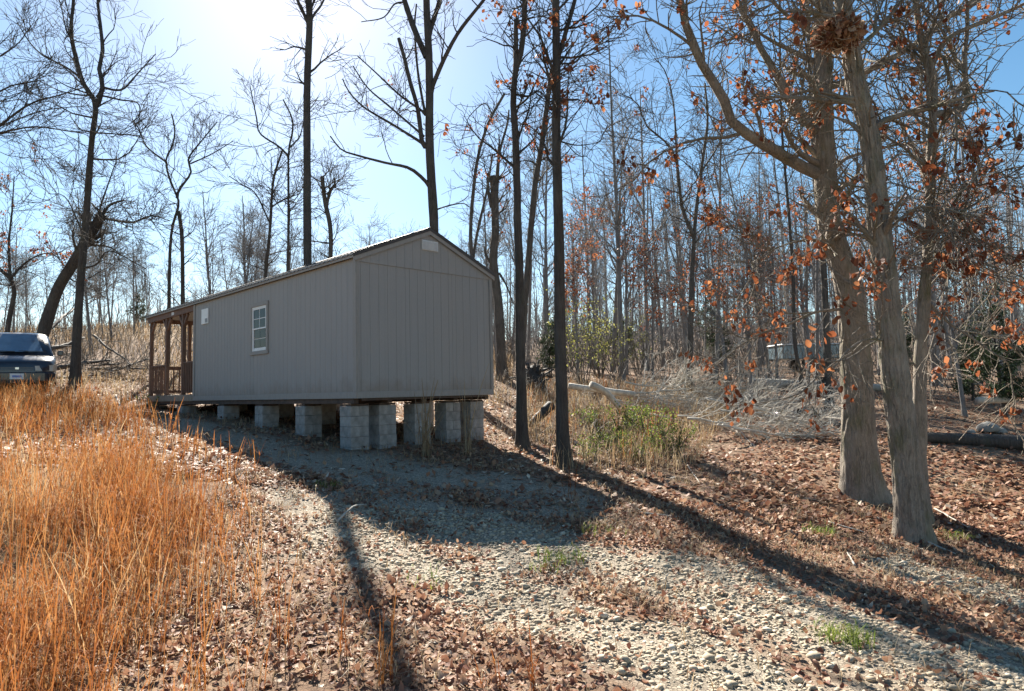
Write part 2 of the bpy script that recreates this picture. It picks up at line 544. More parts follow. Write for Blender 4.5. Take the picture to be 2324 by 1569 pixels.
def cab(lx, ly, lz=0.0):
    return np.array([CABIN[0] + lx * CA - ly * SA, CABIN[1] + lx * SA + ly * CA, CABIN[2] + lz])


def cab_local(x, y):
    dx, dy = x - CABIN[0], y - CABIN[1]
    return dx * CA + dy * SA, -dx * SA + dy * CA


# ------------------------------------------------------------------ ground sheet
def make_ground():
    nx, ny = 290, 330
    u = np.linspace(-1, 1, nx); v = np.linspace(0, 1, ny)
    xs = 0.8 + 5 * np.sinh(u * 4.3) / np.sinh(4.3) * 34 * 0.98
    ys = -14 + 6 * (np.sinh(v * 4.2 - 0.9) - math.sinh(-0.9)) / (math.sinh(3.3) - math.sinh(-0.9)) * 42
    X, Y = np.meshgrid(xs, ys)
    Z = ground(X, Y)
    lx, ly = cab_local(X, Y)
    idx = np.arange(nx * ny).reshape(ny, nx)
    Q = np.stack([idx[:-1, :-1], idx[:-1, 1:], idx[1:, 1:], idx[1:, :-1]], -1).reshape(-1, 4)
    me = np_mesh('ground', np.c_[X.ravel(), Y.ravel(), Z.ravel()], Q, smooth=True,
                 attrs={'gravel': gravel_mask(X, Y).ravel(), 'field': np.maximum(field_mask(X, Y), sstep(34, 44, Y) * sstep(2, -8, X)).ravel()})
    return link('ground', me, M['ground'], kind='structure')


make_ground()
print('ground', time.time() - T0)

# ------------------------------------------------------------------ tubes and branching
def tubes(P, Rd, k):
    """P (B,n,3), Rd (B,n) -> verts, quads, and end caps"""
    B, n, _ = P.shape
    t = np.gradient(P, axis=1)
    t /= np.linalg.norm(t, axis=2, keepdims=True) + 1e-9
    t0 = t.mean(1); t0 /= np.linalg.norm(t0, axis=1, keepdims=True) + 1e-9
    ref = np.where(np.abs(t0[:, 1:2]) < 0.8, np.array([[0, 1.0, 0]]), np.array([[1.0, 0, 0]]))[:, None, :]
    n1 = np.cross(t, np.broadcast_to(ref, t.shape)); n1 /= np.linalg.norm(n1, axis=2, keepdims=True) + 1e-9
    n2 = np.cross(t, n1)
    a = np.arange(k) / k * 2 * np.pi
    V = P[:, :, None] + Rd[:, :, None, None] * (n1[:, :, None] * np.cos(a)[None, None, :, None] + n2[:, :, None] * np.sin(a)[None, None, :, None])
    idx = np.arange(B * n * k).reshape(B, n, k)
    A = idx[:, :-1]; C = idx[:, 1:]
    Q = np.stack([A, np.roll(A, -1, 2), np.roll(C, -1, 2), C], -1).reshape(-1, 4)
    return V.reshape(-1, 3), Q


def pnoise(x, P, y):
    """value noise that repeats after P cells in x"""
    xi = np.floor(x).astype(int); yi = np.floor(y).astype(int); fx = x - xi; fy = y - yi
    fx = fx * fx * (3 - 2 * fx); fy = fy * fy * (3 - 2 * fy)
    a = _lat[xi % P, yi % 256]; b = _lat[(xi + 1) % P, yi % 256]; c = _lat[xi % P, (yi + 1) % 256]; d = _lat[(xi + 1) % P, (yi + 1) % 256]
    return (a * (1 - fx) + b * fx) * (1 - fy) + (c * (1 - fx) + d * fx) * fy


def ridged_trunk(name, W, rad, rings, k, amp):
    """trunk whose bark ridges and furrows are modelled"""
    P = smooth_curve(np.c_[W, rad], rings); S = P[:, 3].copy(); P = P[:, :3]
    V, Q = tubes(P[None], np.ones((1, rings)), k)
    D = V.reshape(rings, k, 3) - P[:, None]
    L = np.r_[0, np.cumsum(np.linalg.norm(np.diff(P, axis=0), axis=1))]
    TH, LL = np.meshgrid(np.arange(k) / k, L)
    warp = (pnoise(TH * 6, 6, LL * 2.2) - 0.5) * 0.09
    th = (TH + warp) % 1.0
    n1 = pnoise(th * 26, 26, LL * 3.0 + 7); n2 = pnoise(th * 44, 44, LL * 7.0 + 3); n3 = pnoise(TH * 5, 5, LL * 0.8)
    rg = 1 - np.abs(2 * n1 - 1); rg2 = 1 - np.abs(2 * n2 - 1)
    h = -amp * (rg ** 2.2) - 0.45 * amp * rg2 ** 2 + 0.07 * S[:, None] * (n3 - 0.5) * 2
    V = P[:, None] + D * (S[:, None] + h)[..., None]
    return np_mesh(name, V.reshape(-1, 3), Q, smooth=True)


class Tubes:
    def __init__(s): s.items = []

    def add(s, P, Rd, k=3):
        P = np.asarray(P, float); Rd = np.asarray(Rd, float)
        if P.ndim == 2: P = P[None]; Rd = Rd[None]
        if len(P): s.items.append((P, Rd, k))
        return s

    def mesh(s, name, lump=0.0):
        Vs, Qs = [], []; off = 0
        for P, Rd, k in s.items:
            V, Q = tubes(P, Rd, k); Vs.append(V); Qs.append(Q + off); off += len(V)
        V = np.concatenate(Vs)
        if lump:
            c = 7.0
            V = V + lump * np.c_[fbm(V[:, 1] * c + 31, V[:, 2] * c * 0.5), fbm(V[:, 0] * c + 7, V[:, 2] * c * 0.5 + 3), np.full(len(V), 0.5)] - lump * 0.5
        return np_mesh(name, V, np.concatenate(Qs), smooth=True)


def spawn(P, Rd, count, tr=(0.2, 1.0), ln=(0.5, 1.5), ang=(25, 60), n=4, wig=0.18, up=0.06, rr=0.6, rmin=0.004, taper=0.5, bias=None):
    B, m, _ = P.shape
    L = np.linalg.norm(np.diff(P, axis=1), axis=2).sum(1)
    p = rng.choice(B, count, p=L / L.sum())
    t = rng.uniform(tr[0], tr[1], count)
    f = t * (m - 1); i0 = np.clip(f.astype(int), 0, m - 2); fr = (f - i0)[:, None]
    base = P[p, i0] * (1 - fr) + P[p, i0 + 1] * fr
    tan = P[p, i0 + 1] - P[p, i0]; tan /= np.linalg.norm(tan, axis=1, keepdims=True) + 1e-9
    r = (Rd[p, i0] * (1 - fr[:, 0]) + Rd[p, i0 + 1] * fr[:, 0])
    v = rng.normal(size=(count, 3))
    if bias is not None: v += np.asarray(bias)
    v -= (v * tan).sum(1, keepdims=True) * tan; v /= np.linalg.norm(v, axis=1, keepdims=True) + 1e-9
    a = np.radians(rng.uniform(ang[0], ang[1], count))[:, None]
    d = tan * np.cos(a) + v * np.sin(a)
    Ls = rng.uniform(ln[0], ln[1], count) * (1 - taper * t) if taper else rng.uniform(ln[0], ln[1], count)
    pts = [base]
    for j in range(1, n):
        d = d + wig * rng.normal(size=(count, 3)) + np.array([0, 0, up]); d /= np.linalg.norm(d, axis=1, keepdims=True)
        pts.append(pts[-1] + d * (Ls / (n - 1))[:, None])
    r0 = np.clip(r * rr, rmin, None)
    R2 = r0[:, None] + (np.minimum(rmin, r0)[:, None] - r0[:, None]) * (np.linspace(0, 1, n)[None] ** 0.8)
    return np.stack(pts, 1), R2


def smooth_curve(pts, n):
    pts = np.asarray(pts, float)
    d = np.r_[0, np.cumsum(np.linalg.norm(np.diff(pts, axis=0), axis=1))]
    t = np.linspace(0, d[-1], n)
    ext = np.vstack([2 * pts[0] - pts[1], pts, 2 * pts[-1] - pts[-2]])
    out = np.empty((n, pts.shape[1]))
    for q, tt in enumerate(t):
        i = min(max(int(np.searchsorted(d, tt) - 1), 0), len(pts) - 2)
        u = (tt - d[i]) / (d[i + 1] - d[i] + 1e-9)
        p0, p1, p2, p3 = ext[i], ext[i + 1], ext[i + 2], ext[i + 3]
        out[q] = 0.5 * ((2 * p1) + (-p0 + p2) * u + (2 * p0 - 5 * p1 + 4 * p2 - p3) * u * u + (-p0 + 3 * p1 - 3 * p2 + p3) * u ** 3)
    return out


def leaf_mesh(name, pos, size, axis=None, var=None, flat=False, curl=0.35, wide=0.36, quad=False):
    """leaves as folded, curled blades; axis = leaf length direction"""
    N = len(pos)
    if axis is None:
        axis = rng.normal(size=(N, 3))
        if flat: axis[:, 2] *= 0.35
    axis = axis / (np.linalg.norm(axis, axis=1, keepdims=True) + 1e-9)
    nn = rng.normal(size=(N, 3))
    if flat: nn = nn * 0.3 + np.array([0, 0, 1.0])
    side = np.cross(nn, axis); side /= np.linalg.norm(side, axis=1, keepdims=True) + 1e-9
    nn = np.cross(axis, side)
    if var is None: var = rng.random(N)
    s = size[:, None]
    if quad:
        c = rng.uniform(-0.25, 0.25, (N, 1))
        V = np.stack([pos, pos + s * (axis * .5 + side * wide + nn * c), pos + s * (axis + nn * c * .6), pos + s * (axis * .5 - side * wide + nn * c)], 1)
        Q = (np.arange(N)[:, None] * 4 + np.arange(4)[None])
        return np_mesh(name, V.reshape(-1, 3), Q, attrs={'var': np.repeat(var, 4)})
    cu = rng.uniform(-curl, curl * 1.6, (N, 1)); fo = rng.uniform(0.0, 0.7, (N, 1))
    rows = []
    for u, w in ((0, 0), (0.5, 0), (1.0, 0), (0.14, -0.2), (0.55, -wide), (0.86, -0.22), (0.14, 0.2), (0.55, wide), (0.86, 0.22)):
        jw = w * rng.uniform(0.7, 1.25, (N, 1)) if w else 0
        rows.append(pos + s * (axis * u + side * jw + nn * (cu * (u - 0.4) ** 2 * 3 + fo * abs(w))))
    V = np.stack(rows, 1)
    f = np.array([[0, 1, 4, 3], [1, 2, 5, 4], [0, 6, 7, 1], [1, 7, 8, 2]])
    Q = (np.arange(N)[:, None, None] * 9 + f[None]).reshape(-1, 4)
    return np_mesh(name, V.reshape(-1, 3), Q, attrs={'var': np.repeat(var, 9)})


def tip_points(P, count, lo=0.4):
    B, n, _ = P.shape
    p = rng.integers(0, B, count); f = rng.uniform(lo, 1, count) * (n - 1)
    i = np.clip(f.astype(int), 0, n - 2); fr = (f - i)[:, None]
    return P[p, i] * (1 - fr) + P[p, i + 1] * fr


def traced_tree(name, label, cat, depth, stems, bark='bark_dark', base_px=None, branches=(26, 150, 420), blen=(0.9, 2.6), top=None,
                leaves=0, leaf_zone=None, flare=0.5, group=None, low=0.25, upb=0.05, twl=1.0, rtw=0.005, lump=0.02, leaf_size=(0.06, 0.11)):
    """stems: list of (pixel polyline, r0 px, r1 px, depth slope); the first one is the trunk, standing on the ground"""
    t_stem = stems[0]
    s = depth / FPX
    bx = at(*t_stem[0][0], depth)
    gz = g1(bx[0], bx[1])
    root = empty(name, (bx[0], bx[1], gz))
    tag(root, label, cat, group)
    org = np.array([bx[0], bx[1], gz])
    worlds = []
    for si, (pix, r0, r1, sl) in enumerate(stems):
        pts = []; acc = 0; prev = None
        off0 = 0.0
        if si:   # start the limb at the nearest depth of the stem it leaves
            best = 1e9
            for WP, px2, dd in worlds:
                dist = np.hypot(px2[:, 0] - pix[0][0], px2[:, 1] - pix[0][1]); k = int(dist.argmin())
                if dist[k] < best: best = dist[k]; off0 = dd[k]
        for q in pix:
            if prev is not None: acc += math.hypot(q[0] - prev[0], q[1] - prev[1])
            prev = q
            pts.append((q[0], q[1], off0 + acc * s * sl))
        n = 46 if si == 0 else 16
        c = smooth_curve(pts, n)
        W = np.array([at(a, b, depth + d) for a, b, d in c])
        worlds.append((W, c[:, :2], c[:, 2]))
    # trunk
    W = worlds[0][0].copy()
    if W[0, 2] > gz - 0.05:
        W[0, 2] = gz - 0.15
    W = smooth_curve(W, 46)
    r0, r1 = t_stem[1] * s, t_stem[2] * s
    u = np.linspace(0, 1, 46)
    rad = r0 + (r1 - r0) * u ** 0.8
    hgt = W[:, 2] - gz
    rad = rad * (1 + flare * np.exp(-np.clip(hgt, 0, None) / 0.28))
    rad *= 1 + 0.05 * (noise2(hgt * 2.1, np.full(46, depth * 3.7)) - 0.5) * 2
    tb = Tubes()
    tb.add(np.vstack([W, W[-1:] + (W[-1:] - W[-2:-1]) * 0.1]) - org, np.r_[rad, 0.003], 18)
    tr = link('trunk', ridged_trunk('trunk', W - org, rad * 1.03, 300, 96, 0.022) if r0 > 0.18 and bark == 'bark_oak' else tb.mesh('trunk', lump), M[bark], root)
    cb = Tubes(); LP, LR = [], []
    for (W, _, _), (pix, a0, a1, sl) in zip(worlds[1:], stems[1:]):
        rr = a0 * s + (a1 - a0) * s * np.linspace(0, 1, 16) ** 0.8
        rr *= rng.uniform(0.93, 1.07, 16)
        cb.add(np.vstack([W, W[-1:] + (W[-1:] - W[-2:-1]) * 0.1]) - org, np.r_[rr, 0.002], 9)
        LP.append(W); LR.append(rr)
    iu = np.linspace(46 * low, 45, 16).astype(int)
    LP.append(worlds[0][0][iu]); LR.append(rad[iu])
    LP = np.array(LP) - org; LR = np.array(LR)
    b1, b2, b3 = branches
    P1, R1 = spawn(LP, LR, b1, (0.15, 1), blen, (30, 75), 7, 0.2, upb, 0.42, 0.009, 0.35)
    P2, R2 = spawn(np.concatenate([P1, P1]) if len(LP) < 2 else P1, np.concatenate([R1, R1]) if len(LP) < 2 else R1, b2, (0.15, 1), (0.5 * twl, 1.3 * twl), (25, 65), 5, 0.2, upb, 0.55, rtw * 1.2, 0.3)
    P3, R3 = spawn(P2, R2, b3, (0.15, 1), (0.25 * twl, 0.7 * twl), (20, 60), 4, 0.18, upb, 0.6, rtw, 0.3)
    P4, R4 = spawn(LP, LR, b2 // 2, (0.1, 1), (0.3, 1.1), (35, 85), 5, 0.22, upb, 0.25, rtw, 0.2)
    R4 = np.minimum(R4, 0.012)
    cb.add(P1, R1, 5).add(P2, R2, 3).add(P3, R3, 3).add(P4, R4, 3)
    link('crown', cb.mesh('crown'), M[bark], root)
    if leaves:
        allp = np.concatenate([tip_points(P2, leaves), tip_points(P3, leaves)])
        allp = allp[rng.permutation(len(allp))]
        # leaves cling in clusters
        k = max(12, leaves // 9)
        cen = allp[:k]
        pos = cen[rng.integers(0, k, leaves)] + rng.normal(size=(leaves, 3)) * np.array([0.055, 0.055, 0.07])
        if leaf_zone is not None:
            pos = pos[leaf_zone(pos + org)]
        if leaves > 900:
            pos = pos[rng.random(len(pos)) < np.clip(1.15 - np.clip(pos[:, 2] - 3.6, 0, None) * 0.22, 0.35, 1)]
        ax = rng.normal(size=(len(pos), 3)) * 0.5 + np.array([0, 0, -1.0])
        link('leaves', leaf_mesh('leaves', pos, rng.uniform(*leaf_size, len(pos)), ax), M['russet'], root)
    return root


# ------------------------------------------------------------------ the cabin
cabin = empty('portable_cabin', tuple(CABIN), YAW)
tag(cabin, 'grey wooden cabin with metal roof and corner porch raised on block piers', 'cabin')
EAVE = 2.67; PKZ = 3.41; SLOPE = (PKZ - EAVE) / (CW / 2)


def roofz(x):
    return PKZ - abs(x - CW / 2) * SLOPE


def groove_profile(w, base=0.0):
    """plan profile of a grooved sheet: along 0..w, outer face at +thickness"""
    pts = []; s = 0.2032; g = 0.009; dp = 0.005
    x = 0.0
    pts.append((0.0, 0.0))
    k = s / 2
    while k < w - 0.03:
        pts += [(k - g / 2, 0.0), (k - g / 2 + 0.002, -dp), (k + g / 2 - 0.002, -dp), (k + g / 2, 0.0)]
        k += s
    pts.append((w, 0.0))
    return pts


def siding(side, a0, a1, z0, z1fn, proud=0.0, last_z0=None):
    """one sheet of grooved siding on a wall; side: 'left' (x=0), 'right' (x=CW), 'near' (y=0), 'back' (y=WL)"""
    mb = MB(); th = 0.016
    pr = groove_profile(a1 - a0 - 0.004)
    vs = []; n = len(pr)
    def P(s, d, z):
        a = a0 + 0.002 + s
        d = d + proud
        if side == 'left': return (-d, a, z)
        if side == 'right': return (CW + d, a, z)
        if side == 'near': return (a, -d, z)
        return (a, WL + d, z)
    for s, d in pr: vs.append(P(s, d, z0))
    for s, d in pr: vs.append(P(s, d, z1fn(a0 + s)))
    for s, d in pr: vs.append(P(s, -th - 0.004, z0))
    for s, d in pr: vs.append(P(s, -th - 0.004, z1fn(a0 + s)))
    fs = []
    for i in range(n - 1):
        fs += [(i, i + 1, n + i + 1, n + i), (2 * n + i, 3 * n + i, 3 * n + i + 1, 2 * n + i + 1),
               (n + i, n + i + 1, 3 * n + i + 1, 3 * n + i), (i, 2 * n + i, 2 * n + i + 1, i + 1)]
    fs += [(0, n, 3 * n, 2 * n), (n - 1, 3 * n - 1, 4 * n - 1, 2 * n - 1)]
    mb.add(vs, fs)
    return mb.build('siding_panel', M['siding'], cabin)


SK = 0.12
WIN = (3.78, 4.55, 1.14, 2.18)          # window opening along y, z
edges = [0.0] + list(np.arange(1.04, WL, 1.2192)) + [WL]
for side in ('left', 'right'):
    for a0, a1 in zip(edges[:-1], edges[1:]):
        if side == 'left' and a0 < WIN[1] and a1 > WIN[0]:      # sheets cut round the window
            ya, yb = max(a0, WIN[0]), min(a1, WIN[1])
            if a0 < ya - 0.02: siding(side, a0, ya, SK, lambda s: EAVE)
            if yb < a1 - 0.02: siding(side, yb, a1, SK, lambda s: EAVE)
            siding(side, ya, yb, SK, lambda s: WIN[2]); siding(side, ya, yb, WIN[3], lambda s: EAVE)
        else:
            siding(side, a0, a1, SK, lambda s: EAVE)
SEAM = 2.62
for side in ('near', 'back'):
    for a0, a1 in ((0.0, 1.14), (1.14, 2.36), (2.36, CW)):
        siding(side, a0, a1, SK, lambda s: SEAM)
    for a0, a1 in ((0.0, CW / 2), (CW / 2, CW)):
        siding(side, a0, a1, SEAM - 0.02, lambda s: roofz(s), 0.018)
# floor, inner lining so that daylight does not leak through
MB().box(0.03, CW - 0.03, 0.03, CL - 0.03, 0.06, 0.13).build('floor_panel', M['sill'], cabin)
MB().box(0.03, CW - 0.03, 0.03, WL - 0.03, 0.135, 0.15).build('floor_lining', M['sill'], cabin)
MB().prism([(0.03, EAVE - 0.04), (CW - 0.03, EAVE - 0.04), (CW - 0.03, EAVE - 0.015)] + [(CW / 2, PKZ - 0.03)] + [(0.03, EAVE - 0.015)], 1, 0.05, CL - 0.05).build('ceiling', M['trim'], cabin)


def tb(name, mat, *b, bevel=0.003, label=None):
    return MB().box(*b).build(name, M[mat], cabin, bevel=bevel, label=label)


# skirt boards, corner boards
for i, (y0, y1) in enumerate(((-0.022, 4.2), (4.203, WL))):
    tb('skirt_board', 'trim', -0.022, -0.001, y0, y1, 0, SK + 0.004)
    tb('skirt_board', 'trim', CW + 0.001, CW + 0.022, y0, y1, 0, SK + 0.004)
tb('skirt_board', 'trim', 0.001, CW - 0.001, -0.024, -0.001, 0, SK + 0.004)
for x0, x1, y0, y1 in ((-0.024, -0.002, -0.026, 0.075), (0.0, 0.055, -0.028, -0.003), (CW + 0.002, CW + 0.024, -0.026, 0.075), (CW - 0.055, CW, -0.028, -0.003),
                       (-0.024, -0.002, WL - 0.09, WL + 0.01), (CW + 0.002, CW + 0.024, WL - 0.09, WL + 0.01)):
    tb('corner_board', 'trim', x0, x1, y0, y1, SK + 0.006, EAVE - 0.002)
# sill beams under the floor
for x0 in (0.02, 0.78, 1.62, 2.48, CW - 0.12):
    tb('skid_beam', 'sill', x0, x0 + 0.1, 0.12, CL - 0.08, -0.10, -0.004)
tb('rim_joist', 'sill', 0.13, CW - 0.14, 0.02, 0.06, -0.045, -0.003)
for y in np.arange(0.62, CL - 0.3, 0.61):
    tb('floor_joist', 'sill', 0.05, CW - 0.05, y, y + 0.04, 0.0, 0.055, bevel=0)
# roof: ribbed sheets on both slopes, ridge cap, fascia, rake boards
OV, OVG = 0.09, 0.07
ny = 15
ey = np.linspace(-OVG, CL + OVG, ny)
for sgn in (-1, 1):
    for j in range(ny - 1):
        y0, y1 = ey[j], ey[j + 1] - 0.001
        prof = []
        k = 5; w = (y1 - y0) / k
        for q in range(k):
            c = y0 + q * w
            prof += [(c, 0.0), (c + w * .08, 0.02), (c + w * .2, 0.02), (c + w * .28, 0.0)]
        prof.append((y1, 0.0))
        xr, xe = CW / 2 - sgn * 0.0, CW / 2 + sgn * (CW / 2 + OV)
        zr, ze = PKZ + 0.075, PKZ + 0.075 - (CW / 2 + OV) * SLOPE
        vs = [(xr, y, zr + d) for y, d in prof] + [(xe, y, ze + d) for y, d in prof] + [(xr, y, zr + d - 0.006) for y, d in prof] + [(xe, y, ze + d - 0.006) for y, d in prof]
        n = len(prof); fs = []
        for i in range(n - 1):
            fs += [(i, i + 1, n + i + 1, n + i), (2 * n + i, 3 * n + i, 3 * n + i + 1, 2 * n + i + 1), (n + i, n + i + 1, 3 * n + i + 1, 3 * n + i)]
        MB().add(vs, fs).build('roof_sheet', M['roof'], cabin)
rc = MB()
rc.prism([(CW / 2 - 0.15, PKZ + 0.042), (CW / 2, PKZ + 0.108), (CW / 2 + 0.15, PKZ + 0.042), (CW / 2 + 0.15, PKZ + 0.052), (CW / 2, PKZ + 0.118), (CW / 2 - 0.15, PKZ + 0.052)], 1, -OVG - 0.02, CL + OVG + 0.02)
rc.build('ridge_cap', M['roof'], cabin)
for x0, x1 in ((-OV + 0.012, -OV + 0.034), (CW + OV - 0.034, CW + OV - 0.012)):
    tb('eave_fascia', 'trim', x0, x1, -OVG + 0.03, CL + OVG - 0.03, EAVE - 0.012, EAVE + 0.085)
tb('soffit', 'trim', -OV + 0.036, -0.003, -OVG + 0.03, CL + OVG - 0.03, EAVE + 0.012, EAVE + 0.024, bevel=0)
tb('soffit', 'trim', CW + 0.003, CW + OV - 0.036, -OVG + 0.03, CL + OVG - 0.03, EAVE + 0.012, EAVE + 0.024, bevel=0)
for sgn in (-1, 1):
    for yb0, yb1 in ((-OVG + 0.004, -OVG + 0.026), (CL + OVG - 0.026, CL + OVG - 0.004)):
        xa, xb = CW / 2, CW / 2 + sgn * (CW / 2 + OV - 0.014)
        za, zb = PKZ + 0.068, PKZ + 0.068 - (CW / 2 + OV - 0.014) * SLOPE
        MB().prism([(xa, za), (xb, zb), (xb, zb - 0.115), (xa, za - 0.115)], 1, yb0, yb1).build('rake_board', M['trim'], cabin)
        xb2 = CW / 2 + sgn * (CW / 2 + OV + 0.006)
        zb2 = za - (CW / 2 + OV + 0.006) * SLOPE
        y2 = (yb0 - 0.012, yb0 - 0.003) if yb0 < 1 else (yb1 + 0.003, yb1 + 0.012)
        MB().prism([(xa, za + 0.045), (xb2, zb2 + 0.045), (xb2, zb2 - 0.03), (xa, za - 0.03)], 1, *y2).build('rake_flashing', M['roof'], cabin)
# gable vent
vent = MB().box(1.55, 1.97, -0.040, -0.024, 3.03, 3.24).build('gable_vent', M['vent'], cabin, label='pale louvred vent under the roof peak')
for a0 in (1.555, 1.692, 1.829):
    MB().box(a0 + 0.004, a0 + 0.132, -0.046, -0.0405, 3.036, 3.234).build('vent_frame', M['vent'], vent)
    lv = MB()
    for z in np.arange(3.05, 3.225, 0.02):
        lv.add([(a0 + 0.016, -0.048, z), (a0 + 0.12, -0.048, z), (a0 + 0.12, -0.056, z - 0.008), (a0 + 0.016, -0.056, z - 0.008), (a0 + 0.016, -0.0465, z + 0.008), (a0 + 0.12, -0.0465, z + 0.008)],
               [(0, 1, 2, 3), (0, 4, 5, 1), (3, 2, 5, 4)])
    lv.build('louvre', M['vent'], vent)
# window in the long wall
y0, y1, z0, z1 = WIN
win = MB().box(-0.012, 0.03, y0, y1, z0, z0 + 0.035).box(-0.012, 0.03, y0, y1, z1 - 0.035, z1).box(-0.012, 0.03, y0, y0 + 0.035, z0 + 0.035, z1 - 0.035).box(-0.012, 0.03, y1 - 0.035, y1, z0 + 0.035, z1 - 0.035)
win = win.build('window', M['white'], cabin, label='white framed sash window with divided panes')
for b in ((-0.03, -0.002, y0 - 0.085, y0 - 0.001, z0 - 0.001, z1 + 0.001), (-0.03, -0.002, y1 + 0.001, y1 + 0.085, z0 - 0.001, z1 + 0.001),
          (-0.034, -0.002, y0 - 0.095, y1 + 0.095, z1 + 0.002, z1 + 0.09), (-0.036, -0.002, y0 - 0.095, y1 + 0.095, z0 - 0.09, z0 - 0.002)):
    MB().box(*b).build('window_trim', M['trim'], win, bevel=0.003)
zm = (z0 + z1) / 2
for lo, hi, xo in ((zm - 0.015, z1 - 0.036, -0.004), (z0 + 0.036, zm + 0.02, 0.008)):
    a0, a1 = y0 + 0.036, y1 - 0.036
    fr = MB()
    for bx in ((a0, a1, lo, lo + 0.035), (a0, a1, hi - 0.03, hi), (a0, a0 + 0.03, lo + 0.035, hi - 0.03), (a1 - 0.03, a1, lo + 0.035, hi - 0.03)):
        fr.box(xo - 0.006, xo + 0.016, *bx)
    fr.build('sash', M['white'], win)
    yc = (a0 + a1) / 2; zc = (lo + hi) / 2
    up = xo < 0
    MB().box(xo - 0.001 if up else xo + 0.012, xo + 0.014, yc - 0.008, yc + 0.008, lo + 0.035, hi - 0.03).build('muntin', M['white'], win)
    for ya, yb in ((a0 + 0.03, yc - 0.008), (yc + 0.008, a1 - 0.03)):
        MB().box(xo - 0.001 if up else xo + 0.012, xo + 0.014, ya, yb, zc - 0.008, zc + 0.008).build('muntin', M['white'], win)
        for za, zb in ((lo + 0.035, zc - 0.008), (zc + 0.008, hi - 0.03)):
            MB().box(xo + 0.004 if up else xo + 0.006, xo + 0.008 if up else xo + 0.010, ya, yb, za, zb).build('pane', M['glass'], win)
MB().box(0.035, 0.04, y0, y1, z0, z1).build('dark_interior', M['black'], win)
# notice board on the wall
nb = MB().box(-0.03, -0.002, 7.28, 7.74, 2.06, 2.47).build('notice_board', M['white'], cabin, bevel=0.004, label='white notice board with a grey square')
MB().box(-0.034, -0.0302, 7.31, 7.47, 2.09, 2.20).build('printed_square', M['greyprint'], nb)

# porch
for q, x0 in enumerate(np.arange(0.0, CW - 0.05, 0.1405)):
    tb('deck_board', 'deck', x0, min(x0 + 0.135, CW), WL + 0.03, CL, 0.135, 0.172)
tb('deck_fascia', 'deck', -0.028, -0.002, WL + 0.012, CL + 0.02, -0.01, 0.168, label='pale weathered board along the porch floor edge')
tb('deck_fascia', 'deck', 0.0, CW, CL + 0.002, CL + 0.028, -0.01, 0.168)
tb('deck_fascia', 'deck', CW + 0.002, CW + 0.028, WL + 0.012, CL + 0.02, -0.01, 0.168)
BEAM_Z = 2.50
PW = 0.10
post_y = (12.2, 10.7, 9.3)
for x0 in (0.0, CW - PW):
    for py in post_y:
        p = tb('porch_post', 'porch_wood', x0, x0 + PW, py - PW / 2, py + PW / 2, 0.173, BEAM_Z, bevel=0.004)
        for sg in (-1, 1):
            if (py > 12 and sg > 0): continue
            MB().beam((x0 + PW / 2, py + sg * 0.03, BEAM_Z - 0.34), (x0 + PW / 2, py + sg * 0.33, BEAM_Z - 0.01), 0.06, 0.07).build('brace', M['porch_wood'], p)
    xb = -0.02 if x0 == 0 else CW - 0.01
    tb('porch_beam', 'porch_wood', xb, xb + 0.03, WL + 0.012, CL - 0.02, BEAM_Z + 0.002, EAVE + 0.008)
    tb('porch_beam', 'porch_wood', xb + (0.034 if x0 == 0 else -0.06), xb + (0.09 if x0 == 0 else -0.004), WL + 0.012, CL - 0.02, BEAM_Z + 0.002, EAVE - 0.042)
for px_ in (1.15, 2.3):
    tb('porch_post', 'porch_wood', px_, px_ + PW, 12.15, 12.25, 0.173, BEAM_Z, bevel=0.004)
tb('porch_beam', 'porch_wood', 0.08, CW - 0.08, 12.17, 12.23, BEAM_Z + 0.004, EAVE - 0.042)
MB().prism([(0.02, EAVE - 0.035), (CW - 0.02, EAVE - 0.035), (CW / 2, PKZ - 0.03)], 1, 12.2, 12.22).build('porch_gable', M['siding'], cabin)
MB().box(-0.028, -0.021, 9.93, 10.13, 2.54, 2.63).build('number_plate', M['vent'], cabin, label='small pale plate on the porch beam')


def rail(p, q, n, axis, c):
    rl = MB().box(*((c - 0.045, c + 0.045, p, q) if axis == 'y' else (p, q, c - 0.045, c + 0.045)), 1.075, 1.11).build('railing', M['porch_wood'], cabin, bevel=0.003)
    for z in (0.26, 1.0):
        MB().box(*((c - 0.02, c + 0.02, p, q) if axis == 'y' else (p, q, c - 0.02, c + 0.02)), z, z + 0.074).build('rail', M['porch_wood'], rl)
    for t in np.linspace(p + 0.08, q - 0.08, n):
        MB().box(*((c - 0.058, c - 0.022, t - 0.018, t + 0.018) if axis == 'y' else (t - 0.018, t + 0.018, c - 0.058, c - 0.022)), 0.23, 1.073).build('baluster', M['porch_wood'], rl)


rail(10.76, 12.14, 8, 'y', 0.06); rail(WL + 0.02, 9.24, 6, 'y', 0.06)
rail(10.76, 12.14, 7, 'y', CW - 0.04); rail(9.36, 10.64, 6, 'y', CW - 0.04); rail(WL + 0.02, 9.24, 6, 'y', CW - 0.04)
rail(0.11, 1.14, 6, 'x', 12.22); rail(2.41, 3.39, 6, 'x', 12.22)
lp = MB().beam(tuple(cab(1.4, 10.3, 0.175)), tuple(cab(1.7, 9.5, 0.85)), 0.22, 0.03).beam(tuple(cab(1.5, 9.55, 0.175)), tuple(cab(1.62, 9.75, 0.62)), 0.06, 0.03).build('propped_board', M['sill'], None, bevel=0.004)
tag(lp, 'dark propped board standing on the porch floor', 'board')
lx = rng.uniform(0.3, 2.6, 70); ly = rng.uniform(8.6, 12.0, 70)
lpos = np.array([cab(a, b, 0.182) for a, b in zip(lx, ly)])
